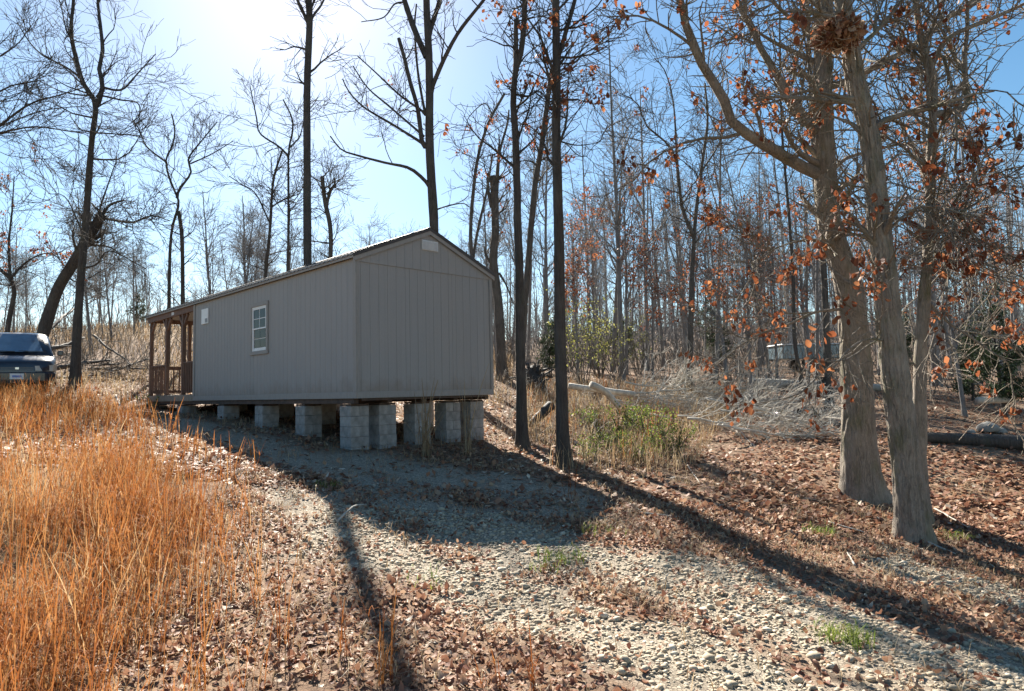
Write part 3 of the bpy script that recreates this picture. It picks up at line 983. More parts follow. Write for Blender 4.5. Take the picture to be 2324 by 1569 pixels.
po = link('porch_leaves', leaf_mesh('porch_leaves', lpos, rng.uniform(0.07, 0.12, 70), flat=True, var=rng.uniform(0.7, 1, 70)), M['litter'], kind='stuff')
tag(po, 'pale dry leaves lying on the porch floor', 'leaves')


# ------------------------------------------------------------------ block piers
def block_mesh(w, d, h):
    mb = MB().box(-w / 2, w / 2, -d / 2, d / 2, 0, h)
    o = mb.build('concrete_block', M['block'], None, bevel=0.003)
    me = o.data; bpy.data.objects.remove(o); return me


BLK = block_mesh(0.198, 0.396, 0.192)


def pier(lx, ly, label):
    p = cab(lx, ly); gz = min(g1(*(cab(lx + i, ly + j)[:2])) for i in (-.2, .2) for j in (-.2, .2))
    top = CABIN[2] - 0.104
    root = empty('block_pier', (p[0], p[1], gz), YAW)
    tag(root, label, 'pier', 'block piers under the cabin')
    z = top - gz
    cap = MB().box(-0.19, 0.19, -0.19, 0.19, z - 0.04, z - 0.003).build('wood_cap', M['sill'], root, bevel=0.003)
    z -= 0.043; k = 0
    while z > -0.05:
        for sg in (-1, 1):
            b = link('concrete_block', BLK, None, root)
            if k % 2 == 0: b.location = (sg * 0.1005, rng.uniform(-.006, .006), z - 0.194)
            else: b.location = (rng.uniform(-.006, .006), sg * 0.1005, z - 0.194); b.rotation_euler = (0, 0, math.pi / 2)
        z -= 0.196; k += 1
    return root


row_a = (0.44, 2.25, 4.25, 6.5, 9.5, 12.0)
row_names = ['under the cabin corner beside the blank end wall', 'second from the blank end wall', 'under the window', 'between window and notice board', 'under the porch', 'under the porch far corner']
for nm, ya in zip(row_names, row_a):
    pier(0.22, ya, 'concrete block pier along the window wall, ' + nm)
for nm, xa in zip(('second from the window wall', 'in the middle', 'second from the woods side', 'at the woods side corner'), (0.86, 1.72, 2.55, 3.24)):
    pier(xa, 0.44, 'grey concrete block pier under the blank end wall, ' + nm)
for nm, ya in zip(row_names[1:5], row_a[1:5]):
    pier(3.24, ya, 'shaded concrete block pier along the woods side, row ' + nm)
    pier(1.72, ya, 'shaded concrete block pier on the centre line, row ' + nm)
print('cabin', time.time() - T0)

# ------------------------------------------------------------------ minivan
def minivan(loc, rz, label):
    root = empty('minivan', loc, rz)
    tag(root, label, 'car')
    # local: +x is forward, y sideways; stations (x, half width at belt, z_bottom, z_belt/hood, inset)
    def loft(st, name, mat, parent=root):
        rings = []
        for x, ring in st: rings.append([(x, y, z) for y, z in ring])
        mb = MB(); n = len(rings[0]); vs = [p for r in rings for p in r]; fs = []
        for i in range(len(rings) - 1):
            for j in range(n):
                fs.append((i * n + j, i * n + (j + 1) % n, (i + 1) * n + (j + 1) % n, (i + 1) * n + j))
        fs += [tuple(range(n))[::-1], tuple((len(rings) - 1) * n + j for j in range(n))]
        mb.add(vs, fs)
        return mb.build(name, mat, parent, bevel=0.0, smooth=True)
    def ring(w, zb, zt, cr=0.10, tum=0.06):
        h = [(w - 0.10, zb), (w - 0.02, zb + 0.10), (w, zb + 0.32), (w - 0.01, zt - cr), (w - tum, zt - 0.02), (w - tum - 0.22, zt + 0.015), (0, zt + 0.03)]
        return h + [(-y, z) for y, z in h[-2::-1]]
    body = loft([(2.42, ring(0.62, 0.36, 0.72)), (2.36, ring(0.78, 0.26, 0.80)), (2.15, ring(0.90, 0.22, 0.90)), (1.85, ring(0.95, 0.22, 0.97)), (1.2, ring(0.97, 0.22, 1.05)), (0.95, ring(0.98, 0.22, 1.08)),
                 (-1.9, ring(0.98, 0.22, 1.06)), (-2.3, ring(0.95, 0.26, 1.02)), (-2.42, ring(0.86, 0.34, 0.96))], 'body', M['car'])
    def gring(w, wt, z0, z1):
        h = [(w, z0), (wt + 0.02, z1 - 0.10), (wt - 0.05, z1 - 0.02), (wt - 0.25, z1 + 0.02), (0, z1 + 0.035)]
        return h + [(-y, z) for y, z in h[-2::-1]]
    loft([(1.35, gring(0.90, 0.88, 1.02, 1.10)), (0.45, gring(0.92, 0.74, 1.04, 1.68)), (0.1, gring(0.93, 0.75, 1.04, 1.745)), (-1.7, gring(0.93, 0.75, 1.04, 1.74)), (-2.1, gring(0.91, 0.73, 1.02, 1.70)), (-2.36, gring(0.88, 0.72, 0.98, 1.10))], 'cabin_shell', M['car'])
    # windscreen following the rake
    ws = MB()
    xa, za, xb, zb = 1.395, 1.125, 0.50, 1.69
    g = []
    for t in np.linspace(0, 1, 6):
        for s in np.linspace(-1, 1, 9):
            w = 0.83 + (0.66 - 0.83) * t
            x = xa + (xb - xa) * t - 0.16 * s * s + 0.02
            g.append((x, s * w, za + (zb - za) * t + 0.012))
    ws.add(g, [(i * 9 + j, i * 9 + j + 1, (i + 1) * 9 + j + 1, (i + 1) * 9 + j) for i in range(5) for j in range(8)])
    ws.build('windscreen', M['car_glass'], root, smooth=True)
    for sg in (-1, 1):
        for x0, x1 in ((0.62, -0.45), (-0.52, -1.35), (-1.42, -2.05)):
            xt0 = min(x0, 0.25)
            MB().add([(x0, sg * 0.925, 1.12), (x1, sg * 0.935, 1.12), (x1, sg * 0.80, 1.60), (xt0, sg * 0.80, 1.60)], [(0, 1, 2, 3)]).build('side_window', M['car_glass'], root)
        hl = MB().add([(2.30, sg * 0.42, 0.70), (2.17, sg * 0.84, 0.72), (1.98, sg * 0.915, 0.76), (1.97, sg * 0.915, 0.60), (2.22, sg * 0.83, 0.55), (2.385, sg * 0.44, 0.56),
                       (2.455, sg * 0.42, 0.70), (2.31, sg * 0.875, 0.73), (2.04, sg * 0.975, 0.77), (2.04, sg * 0.975, 0.60), (2.33, sg * 0.875, 0.56), (2.475, sg * 0.44, 0.57)],
                      [(6, 7, 10, 11), (7, 8, 9, 10), (0, 1, 7, 6), (1, 2, 8, 7), (5, 4, 10, 11), (4, 3, 9, 10), (0, 6, 11, 5), (2, 3, 9, 8)])
        hl.build('headlight', M['lamp'], root)
        MB().box(0.95, 1.12, sg * 1.16 if sg < 0 else 0.99, -0.99 if sg < 0 else 1.16, 1.05, 1.2).build('mirror', M['car'], root, bevel=0.03)
        for x in (1.5, -1.45):
            k = 20; mb = MB(); wy0, wy1 = (0.74, 0.965) if sg > 0 else (-0.965, -0.74)
            pr = [(x + 0.325 * math.cos(a), 0.325 + 0.325 * math.sin(a)) for a in np.linspace(0, 2 * math.pi, k, endpoint=False)]
            wh = MB().prism([(p[0], p[1]) for p in pr], 1, wy0, wy1).build('wheel', M['rubber'], root, bevel=0.012)
            pr2 = [(x + 0.2 * math.cos(a), 0.325 + 0.2 * math.sin(a)) for a in np.linspace(0, 2 * math.pi, k, endpoint=False)]
            MB().prism(pr2, 1, wy1 - 0.01 if sg > 0 else wy0 - 0.012, wy1 + 0.012 if sg > 0 else wy0 + 0.01).build('rim', M['chrome'], wh)
    # the radiator grille as bars, bumper, plate, emblem, wipers
    gr = MB().box(2.385, 2.415, -0.40, 0.40, 0.55, 0.685).build('grille', M['black'], root, bevel=0.01)
    for z in (0.585, 0.62, 0.655):
        MB().box(2.412, 2.424, -0.39, 0.39, z - 0.006, z + 0.006).build('grille_bar', M['car'], gr)
    MB().box(2.425, 2.44, -0.05, 0.05, 0.60, 0.67).build('emblem', M['chrome'], root, bevel=0.008)
    bp = [(2.33, -0.93), (2.44, -0.70), (2.49, -0.3), (2.49, 0.3), (2.44, 0.70), (2.33, 0.93), (2.0, 0.97), (2.0, -0.97)]
    MB().prism(bp, 2, 0.27, 0.53).build('bumper', M['car'], root, bevel=0.03)
    MB().prism([(2.485, -0.55), (2.5, -0.3), (2.5, 0.3), (2.485, 0.55), (2.3, 0.55), (2.3, -0.55)], 2, 0.24, 0.32).build('air_intake', M['black'], root)
    pl = MB().box(2.492, 2.50, -0.165, 0.165, 0.345, 0.495).build('licence_plate', M['white'], root, label='white licence plate with a blue band')
    MB().box(2.5005, 2.503, -0.11, 0.11, 0.39, 0.445).build('plate_band', M['plate_blue'], pl)
    for y0_, y1_ in ((-0.75, -0.08), (0.0, 0.68)):
        MB().beam((1.36, y0_, 1.165), (1.46, y1_, 1.14), 0.018, 0.018).build('wiper', M['black'], root)
    root.scale = (1, 1, 1.1)
    return root


VR = math.radians(-54)
vf = at(38, 860, 19.3)                                # middle of the van's nose
vx, vy = vf[0] - 2.45 * math.cos(VR), vf[1] - 2.45 * math.sin(VR)
minivan((vx, vy, g1(vf[0], vf[1]) - 0.06), VR, 'dark blue minivan parked nose-on in front of the leaning trunk')

# ------------------------------------------------------------------ foreground and mid trees traced from the photograph
H = 'bare hardwood trees round the cabin'
traced_tree('oak_tree', 'thick oak with long bare limb arching over to the left and russet leaves', 'tree', 10.2, [
    ([(1962, 1140), (1950, 1023), (1943, 823), (1926, 656), (1884, 520), (1873, 400), (1869, 267), (1868, 167), (1869, 67), (1873, -10), (1880, -260)], 40, 15, 0),
    ([(1866, 398), (1816, 377), (1749, 337), (1713, 313), (1666, 287), (1646, 233), (1623, 193), (1593, 147), (1573, 100), (1556, 57), (1549, 20), (1525, -60), (1490, -180)], 15, 6, -0.15),
    ([(1862, 315), (1846, 297), (1813, 247), (1776, 193), (1749, 147), (1726, 110), (1709, 70), (1676, 10), (1640, -80)], 11, 6, 0.25),
    ([(1878, 198), (1926, 183), (1983, 153), (2069, 107), (2116, 67), (2183, 20), (2260, -30)], 9, 4, 0.3),
    ([(1880, 396), (1916, 363), (1949, 350), (2016, 333), (2059, 325)], 5, 2.5, 0.35),
    ([(1925, 700), (1880, 705), (1849, 709), (1783, 739), (1723, 759), (1640, 809)], 4, 1.2, -0.25),
    ([(1895, 560), (1840, 545), (1770, 560), (1700, 600)], 3.5, 1.2, -0.3),
    ([(1870, 90), (1820, 60), (1760, 10), (1720, -60)], 5, 3, -0.2)],
    bark='bark_oak', branches=(80, 520, 1500), blen=(0.8, 2.2), leaves=2500, flare=0.55, low=0.3, upb=0.03, lump=0.05, twl=0.8,
    leaf_zone=lambda p: rng.random(len(p)) < np.clip(1.25 - np.abs(p[:, 2] - 4.0) * 0.12, 0.3, 1))
oakM = traced_tree('oak_tree', 'leaning oak with ridged grey bark and a leaf nest high on its trunk', 'tree', 8.1, [
    ([(2076, 1240), (2060, 1080), (2049, 989), (2029, 823), (2008, 640), (1996, 520), (1976, 333), (1946, 200), (1929, 100), (1913, 0), (1895, -140), (1880, -300)], 36, 16, 0),
    ([(2000, 545), (2040, 500), (2090, 470), (2170, 480), (2240, 520)], 4, 1.3, -0.2),
    ([(2030, 780), (1975, 770), (1930, 790), (1880, 850)], 3, 1.2, -0.35),
    ([(1935, 120), (1990, 70), (2040, 10), (2080, -60)], 6, 3, 0.2),
    ([(1920, 60), (1860, 20), (1800, -40)], 5, 3, -0.3)],
    bark='bark_oak', branches=(46, 300, 900), blen=(0.6, 1.8), leaves=1000, flare=0.38, low=0.3, upb=0.02, lump=0.04, twl=0.7)
traced_tree('oak_tree', 'mossy crooked trunk rising close behind the leaning oak', 'tree', 8.9, [
    ([(2098, 1190), (2087, 1023), (2089, 823), (2099, 656), (2109, 520), (2113, 333), (2119, 200), (2113, 150), (2096, 117), (2086, 67), (2079, 0), (2070, -150)], 17, 6, 0),
    ([(2110, 150), (2149, 90), (2199, 63), (2249, 43), (2323, 10), (2400, -30)], 7, 3, 0.15),
    ([(2092, 95), (2149, 43), (2216, 7), (2300, -60)], 6, 3, 0.3),
    ([(2117, 262), (2150, 255), (2183, 247), (2199, 230), (2193, 205), (2189, 133), (2196, 50), (2190, -40)], 9, 3, 0.1),
    ([(2116, 145), (2136, 123), (2149, 157), (2166, 227), (2171, 300), (2169, 380), (2185, 430)], 4.5, 2, -0.1),
    ([(2170, 270), (2203, 317), (2219, 350), (2216, 420)], 3, 1.2, -0.2),
    ([(2100, 680), (2149, 729), (2199, 763), (2266, 809)], 4, 1.4, -0.15),
    ([(2105, 560), (2150, 590), (2220, 600), (2290, 640)], 3.5, 1.3, 0.2)],
    bark='bark_oak', branches=(70, 420, 1200), blen=(0.7, 2.0), leaves=1150, flare=0.25, low=0.4, upb=0.02, lump=0.03, twl=0.8)
traced_tree('hardwood_tree', 'straight dark trunk with a snapped stub fork, nearer the end wall of the pair', 'tree', 13.8, [
    ([(1186, 1040), (1183, 900), (1181, 823), (1178, 589), (1175, 520), (1171, 333), (1165, 233), (1170, 160), (1181, 127), (1188, 67), (1191, 0), (1190, -250)], 13.5, 4.5, 0),
    ([(1170, 165), (1171, 120), (1171, 83), (1171, 45)], 6, 5, 0),
    ([(1171, 75), (1160, 80), (1155, 86)], 2, 1.5, 0),
    ([(1172, 215), (1200, 218), (1225, 208), (1245, 230)], 2.5, 1, 0.4)],
    branches=(22, 110, 260), blen=(0.6, 1.9), leaves=240, low=0.42)
traced_tree('hardwood_tree', 'straight dark trunk forking high up, standing alone at the edge of the shadow', 'tree', 12.0, [
    ([(1283, 1066), (1279, 1036), (1271, 756), (1268, 523), (1263, 333), (1263, 167), (1261, 0), (1258, -280)], 15.5, 7, 0),
    ([(1266, 135), (1273, 110), (1288, 60), (1305, 0), (1330, -110)], 5.5, 4, 0.2),
    ([(1268, 145), (1301, 143), (1321, 127), (1345, 112), (1378, 107)], 2.5, 1, -0.3),
    ([(1266, 320), (1310, 330), (1355, 325)], 2, 0.8, -0.3)],
    branches=(26, 130, 330), blen=(0.6, 1.9), leaves=330, low=0.42)
traced_tree('hardwood_tree', 'leaning trunk with broken top crossing behind the dark straight pair', 'tree', 16.5, [
    ([(1180, 900), (1186, 760), (1195, 640), (1205, 520), (1215, 417), (1231, 317), (1241, 240), (1252, 160)], 8.5, 5.5, 0),
    ([(1238, 262), (1262, 220), (1290, 205)], 2, 1, 0.4)],
    bark='bark_grey', branches=(14, 70, 160), blen=(0.5, 1.6), leaves=120, low=0.45)
traced_tree('snag_tree', 'dead splintered snag with torn top behind the cabin end', 'tree', 24.0, [
    ([(1140, 870), (1138, 823), (1131, 690), (1120, 600), (1124, 523), (1122, 440), (1118, 400)], 12, 8, 0),
    ([(1116, 470), (1108, 430), (1107, 393)], 5, 2.5, 0),
    ([(1126, 450), (1130, 380), (1135, 340), (1151, 283), (1155, 250)], 5.5, 2.0, 0.1),
    ([(1131, 345), (1133, 325), (1132, 305)], 3, 1.2, 0.1),
    ([(1133, 620), (1150, 650), (1165, 690)], 3, 1.2, -0.1),
    ([(1118, 600), (1103, 580), (1100, 560)], 4, 2, 0)],
    bark='bark_grey', branches=(14, 60, 140), blen=(0.6, 2.0), leaves=90, low=0.5, rtw=0.006)
traced_tree('hardwood_tree', 'slim bent tree leaning over the cabin roof beside the splintered snag', 'tree', 23.0, [
    ([(1078, 870), (1074, 700), (1072, 600), (1068, 520), (1081, 377), (1101, 300), (1118, 260), (1145, 213)], 6, 3, 0),
    ([(1073, 590), (1085, 520), (1105, 433), (1118, 350)], 4, 2, 0.1),
    ([(1075, 610), (1062, 590), (1058, 570)], 3, 1.5, 0),
    ([(1118, 262), (1100, 235), (1065, 265), (1058, 290)], 1.6, 0.8, -0.2)],
    bark='bark_grey', branches=(20, 90, 220), blen=(0.8, 2.4), leaves=150, low=0.5, rtw=0.006)
traced_tree('hardwood_tree', 'big many-limbed bare tree rising behind the roof peak', 'tree', 24.0, [
    ([(992, 890), (988, 700), (985, 520), (983, 470), (975, 333), (975, 200), (971, 67), (968, 0), (966, -300)], 13, 6.5, 0),
    ([(966, 335), (958, 323), (948, 247), (931, 187), (918, 133), (905, 87)], 5.5, 4, -0.1),
    ([(966, 260), (960, 233), (948, 160), (941, 67), (945, 10)], 3.5, 2, 0.2),
    ([(968, 130), (960, 113), (938, 60), (918, 0), (900, -80)], 7.5, 5.5, 0.1),
    ([(978, 215), (983, 193), (1005, 140), (1041, 73), (1098, 0), (1140, -60)], 5.5, 3, -0.2),
    ([(973, 85), (978, 63), (998, 0), (1020, -90)], 6, 4.5, 0.2),
    ([(975, 425), (971, 417), (931, 383), (875, 370), (811, 353), (775, 340), (750, 310)], 4.5, 1.4, -0.3),
    ([(965, 330), (955, 323), (891, 283), (825, 243), (791, 207), (778, 180)], 3.8, 1.3, -0.3),
    ([(962, 310), (951, 300), (885, 243), (835, 200), (801, 150)], 3.2, 1.2, 0.3),
    ([(966, 262), (955, 250), (908, 217), (858, 170), (811, 127)], 3.2, 1.2, -0.1),
    ([(980, 480), (1015, 468), (1050, 462), (1065, 470)], 2.2, 1, 0.2),
    ([(918, 5), (895, 10), (870, 40), (820, 50)], 2.2, 1, -0.3)],
    branches=(44, 230, 560), blen=(1.0, 3.0), leaves=40, low=0.4, rtw=0.006)
traced_tree('hardwood_tree', 'tall straight pole trunk rising from behind the middle of the roof', 'tree', 20.0, [
    ([(699, 880), (698, 600), (697, 400), (697, 200), (703, 50), (701, 0), (699, -350)], 11, 6, 0),
    ([(701, 58), (695, 43), (675, 0), (655, -50)], 4.5, 3, -0.2),
    ([(705, 50), (713, 33), (730, 10), (745, -25)], 3, 2, 0.2)],
    branches=(20, 80, 200), blen=(0.6, 1.8), low=0.45)
traced_tree('snag_tree', 'short broken stem with jagged twin top behind the roof', 'tree', 24.0, [
    ([(752, 880), (750, 620), (750, 520), (738, 460), (731, 402)], 6.5, 4.5, 0),
    ([(741, 470), (748, 435), (760, 418), (758, 405)], 4, 2, 0.1)],
    bark='bark_grey', branches=(18, 110, 300), blen=(0.6, 1.6), low=0.4, rtw=0.006)
traced_tree('hardwood_tree', 'slim bare tree behind the roof, left stem of two leaning together', 'tree', 27.0, [
    ([(598, 880), (602, 640), (613, 520), (620, 413), (640, 343)], 5.5, 2.2, 0),
    ([(614, 510), (580, 440), (550, 420), (520, 400)], 2, 0.9, -0.2),
    ([(617, 470), (640, 455), (680, 440)], 2, 0.9, 0.2)],
    branches=(26, 150, 380), blen=(0.9, 2.6), low=0.4, rtw=0.006)
traced_tree('hardwood_tree', 'slim bare tree with spreading forked crown behind the middle of the roof', 'tree', 26.0, [
    ([(652, 880), (653, 640), (655, 520), (655, 353), (664, 300), (662, 267), (643, 227)], 5.2, 1.6, 0),
    ([(655, 355), (633, 333), (590, 303), (582, 267), (567, 193)], 2.6, 1.0, -0.2),
    ([(658, 335), (680, 310), (690, 270)], 2, 0.9, 0.2)],
    branches=(26, 150, 380), blen=(0.9, 2.4), low=0.45, rtw=0.006)
traced_tree('hardwood_tree', 'twin-stemmed slender tree joining into one wide crown beyond the porch', 'tree', 28.0, [
    ([(380, 860), (383, 700), (388, 540), (405, 467), (400, 443), (383, 400), (377, 363), (390, 333), (397, 300), (390, 260)], 5, 1.5, 0),
    ([(417, 860), (415, 690), (413, 540), (405, 480)], 5, 4, 0),
    ([(402, 450), (407, 430), (433, 393), (428, 360), (460, 317), (493, 277)], 3.2, 1.1, 0.2),
    ([(379, 370), (333, 333), (317, 297), (300, 270)], 2.2, 0.9, -0.2),
    ([(432, 372), (480, 350), (530, 320)], 1.8, 0.8, 0.1)],
    branches=(40, 240, 620), blen=(0.9, 2.8), low=0.5, rtw=0.006)
traced_tree('hardwood_tree', 'tall bare forked tree standing by the brush heap between van and porch', 'tree', 20.5, [
    ([(172, 872), (173, 800), (182, 650), (195, 500), (207, 333), (217, 240), (200, 207), (185, 180), (173, 133), (163, 90), (162, 50), (167, 0), (165, -90)], 11, 3, 0),
    ([(218, 242), (233, 197), (225, 157), (233, 117), (228, 60), (222, 0), (225, -80)], 5.5, 2.5, 0.15),
    ([(188, 185), (182, 177), (150, 153), (100, 127), (70, 100), (40, 53)], 2.6, 1.0, -0.2),
    ([(232, 198), (263, 205), (283, 200), (310, 170), (353, 123)], 3, 1, 0.25),
    ([(226, 220), (233, 218), (273, 227), (315, 237), (313, 290)], 2.4, 0.9, -0.2),
    ([(210, 302), (220, 302), (297, 307), (333, 317)], 2.0, 0.8, 0.3),
    ([(190, 535), (150, 450), (110, 440)], 1.8, 0.8, -0.3),
    ([(184, 610), (220, 600), (250, 570), (330, 610)], 2.5, 0.9, -0.2)],
    branches=(56, 330, 860), blen=(0.9, 2.6), low=0.4)
traced_tree('hardwood_tree', 'bare tree beside the van whose long limbs reach in over the field', 'tree', 18.0, [
    ([(-95, 900), (-100, 700), (-105, 450), (-110, 280), (-120, 0), (-120, -200)], 14, 6, 0),
    ([(-107, 360), (-60, 330), (0, 285), (67, 237), (133, 217), (187, 200)], 4.5, 1.0, 0.1),
    ([(-107, 350), (-50, 315), (0, 302), (77, 288), (150, 297), (203, 303)], 3.5, 0.8, -0.2),
    ([(-110, 260), (-50, 235), (0, 208), (33, 193), (100, 182)], 4.0, 0.9, 0.2),
    ([(-115, 180), (-40, 150), (0, 128), (40, 100), (70, 60)], 3.0, 0.8, -0.1),
    ([(-108, 330), (0, 287), (70, 260), (117, 248), (200, 240)], 2.5, 0.8, 0.3)],
    branches=(60, 380, 960), blen=(0.8, 2.2), low=0.5)
traced_tree('hardwood_tree', 'thick leaning broken trunk with bushy sprouts behind the van', 'tree', 25.0, [
    ([(85, 800), (97, 760), (130, 660), (165, 600), (200, 540), (233, 486)], 14, 10, 0),
    ([(228, 495), (245, 470), (262, 460), (282, 455)], 4, 2, 0.1),
    ([(230, 495), (260, 500), (300, 505), (345, 490), (385, 502)], 3.5, 1, -0.2),
    ([(225, 500), (228, 470), (245, 420), (262, 370)], 2.6, 1, 0.2),
    ([(222, 505), (200, 480), (170, 470)], 2, 0.8, -0.2),
    ([(150, 625), (180, 640), (240, 610)], 2, 0.8, 0.2)],
    branches=(46, 330, 1100), blen=(0.6, 1.8), low=0.6, rtw=0.006)
traced_tree('oak_tree', 'crooked small oak with russet leaves behind the van', 'tree', 25.0, [
    ([(12, 790), (20, 730), (32, 665), (22, 632), (0, 612), (-30, 590)], 7, 3.5, 0),
    ([(22, 634), (60, 595), (105, 575), (135, 588), (150, 610)], 3, 1, -0.1),
    ([(24, 636), (20, 560), (28, 470), (32, 400)], 3.5, 1, 0.1)],
    branches=(30, 170, 420), blen=(0.6, 1.8), leaves=520, low=0.5, rtw=0.006)
traced_tree('hardwood_tree', 'dark bare tree forking wide above the brush pile', 'tree', 24.0, [
    ([(1562, 900), (1566, 780), (1570, 640), (1578, 500), (1590, 400), (1598, 340), (1606, 270), (1600, 190)], 8, 2, 0),
    ([(1576, 540), (1548, 470), (1535, 367), (1508, 320), (1468, 287), (1445, 233), (1408, 213)], 5, 1, -0.1),
    ([(1537, 375), (1528, 233), (1508, 160), (1485, 133)], 3, 1, 0.2),
    ([(1592, 390), (1630, 330), (1650, 270)], 2.5, 1, 0.2)],
    bark='bark_grey', branches=(50, 280, 760), blen=(0.9, 2.6), leaves=160, low=0.4, rtw=0.006)
traced_tree('hardwood_tree', 'slim grey trunk with a dark shelf fixed to it near the long fallen log', 'tree', 20.0, [
    ([(1883, 940), (1880, 860), (1876, 760), (1868, 600), (1850, 400), (1840, 200), (1832, 0), (1830, -150)], 9, 4, 0)],
    bark='bark_grey', branches=(24, 110, 260), blen=(0.8, 2.2), low=0.4, rtw=0.006)
traced_tree('hardwood_tree', 'slim dark stem growing beside the fallen log', 'tree', 17.5, [
    ([(1812, 916), (1818, 860), (1804, 780), (1800, 640), (1790, 480), (1775, 300), (1770, 100), (1770, -60)], 5, 1.6, 0)],
    bark='bark_dark', branches=(20, 90, 220), blen=(0.6, 1.8), low=0.4, rtw=0.005, leaves=120)
print('traced trees', time.time() - T0)

# ------------------------------------------------------------------ leaf nest in the leaning oak
def nest(c, label):
    tbn = Tubes()
    n = 260
    a = rng.uniform(0, 2 * np.pi, n); r = 0.19 * np.sqrt(rng.random(n))
    p0 = np.c_[np.cos(a) * r, np.sin(a) * r, rng.uniform(-0.11, 0.12, n)]
    d = rng.normal(size=(n, 3)); d[:, 2] *= 0.35; d /= np.linalg.norm(d, axis=1, keepdims=True)
    P = np.stack([p0, p0 + d * 0.10 + rng.normal(size=(n, 3)) * 0.015, p0 + d * 0.2], 1)
    tbn.add(P, np.full((n, 3), 0.004), 3)
    root = empty('leaf_nest', c)
    tag(root, label, 'nest')
    link('twigs', tbn.mesh('twigs'), M['dead_wood'], root)
    n = 900
    a = rng.uniform(0, 2 * np.pi, n); r = 0.24 * np.sqrt(rng.random(n))
    z = rng.uniform(-0.13, 0.13, n) * (1 - (r / 0.3) ** 2)
    link('leaves', leaf_mesh('leaves', np.c_[np.cos(a) * r, np.sin(a) * r, z], rng.uniform(0.06, 0.12, n), var=rng.uniform(0.1, 0.9, n)), M['litter'], root)


nc = at(1905, 78, 7.85)
nest(tuple(nc), 'bulky nest of leaves and twigs in the fork of the leaning oak')

# ------------------------------------------------------------------ background trees: prototypes and copies
def proto_tree(h, r, fork, nb, spread, leaves=0, wig=0.06, upb=0.05, lsize=(0.09, 0.16)):
    n = 20
    t = np.linspace(0, 1, n)
    wx = np.cumsum(rng.normal(size=n)) * wig * 0.12 * h / 10; wy = np.cumsum(rng.normal(size=n)) * wig * 0.12 * h / 10
    P = np.c_[wx - wx[0], wy - wy[0], t * h - 0.2]
    rad = r * (1 - 0.8 * t ** 0.9) * (1 + 0.45 * np.exp(-t * h / 0.3))
    k = int(n * 1.0)
    trunk = Tubes().add(P, rad, 9)
    cb = Tubes()
    if fork:
        F1, R1 = spawn(P[None], rad[None], fork, (0.35, 0.7), (h * 0.3, h * 0.5), (18, 38), 9, 0.09, 0.14, 0.7, 0.012, 0.2)
        cb.add(F1, R1, 6)
    B1, S1 = spawn(P[None], rad[None], nb, (0.3, 0.99), (h * 0.1, h * 0.24) if spread else (h * 0.06, h * 0.15), (32, 70), 7, 0.16, upb, 0.5, 0.010, 0.45)
    src, sr = (np.concatenate([B1]), np.concatenate([S1]))
    cb.add(B1, S1, 4)
    if fork:
        B2, S2 = spawn(F1, R1, nb, (0.2, 1), (h * 0.07, h * 0.18), (28, 60), 7, 0.16, upb, 0.5, 0.010, 0.3)
        cb.add(B2, S2, 4); src = np.concatenate([B1, B2]); sr = np.concatenate([S1, S2])
    C1, T1 = spawn(src, sr, nb * 9, (0.15, 1), (0.5, 1.5), (22, 60), 4, 0.2, upb, 0.55, 0.008, 0.3)
    D1, U1 = spawn(C1, T1, nb * 22, (0.1, 1), (0.25, 0.8), (20, 55), 3, 0.18, upb, 0.6, 0.0065, 0.3)
    cb.add(C1, T1, 3).add(D1, U1, 3)
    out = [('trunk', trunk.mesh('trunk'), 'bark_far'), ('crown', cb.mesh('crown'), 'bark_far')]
    if leaves:
        k2 = max(10, leaves // 12); cen = tip_points(C1, k2)
        pos = cen[rng.integers(0, k2, leaves)] + rng.normal(size=(leaves, 3)) * 0.16
        ax = rng.normal(size=(leaves, 3)) * 0.7 + np.array([0, 0, -0.8])
        out.append(('leaves', leaf_mesh('leaves', pos, rng.uniform(*lsize, leaves), ax, quad=True), 'russet'))
    return out


protos_w = [proto_tree(16, 0.12, 2, 22, False), proto_tree(17, 0.15, 3, 20, False), proto_tree(14, 0.09, 0, 34, False), proto_tree(17, 0.14, 1, 26, True),
            proto_tree(13, 0.08, 2, 20, False), proto_tree(15, 0.17, 3, 24, True)]
protos_l = [proto_tree(8.5, 0.075, 2, 18, True), proto_tree(9.5, 0.09, 3, 18, True), proto_tree(7.5, 0.06, 0, 26, True), proto_tree(10, 0.10, 2, 20, True)]
protos_o = [proto_tree(7.5, 0.08, 2, 22, True, leaves=700), proto_tree(9.5, 0.10, 3, 22, True, leaves=620)]


def stamp(proto, name, label, cat, group, x, y, sc, rz):
    root = empty(name, (x, y, g1(x, y)), rz)
    tag(root, label, cat, group)
    root.scale = (sc, sc, sc)
    root.rotation_euler = (rng.normal() * 0.06, rng.normal() * 0.06, rz)
    for nm, me, mt in proto:
        link(nm, me, M[mt], root)
    return root


def px_of(x, y, z):
    v = np.array([x, y, z]) - EYE; d = v @ CF
    return 1162 + FPX * (v @ CR) / d, 784.5 - FPX * (v @ CU) / d, d


placed = []
def clear(x, y, md):
    for a, b in placed:
        if (a - x) ** 2 + (b - y) ** 2 < md * md: return False
    lx, ly = cab_local(x, y)
    if -3 < lx < CW + 3 and -4 < ly < CL + 4: return False
    placed.append((x, y)); return True


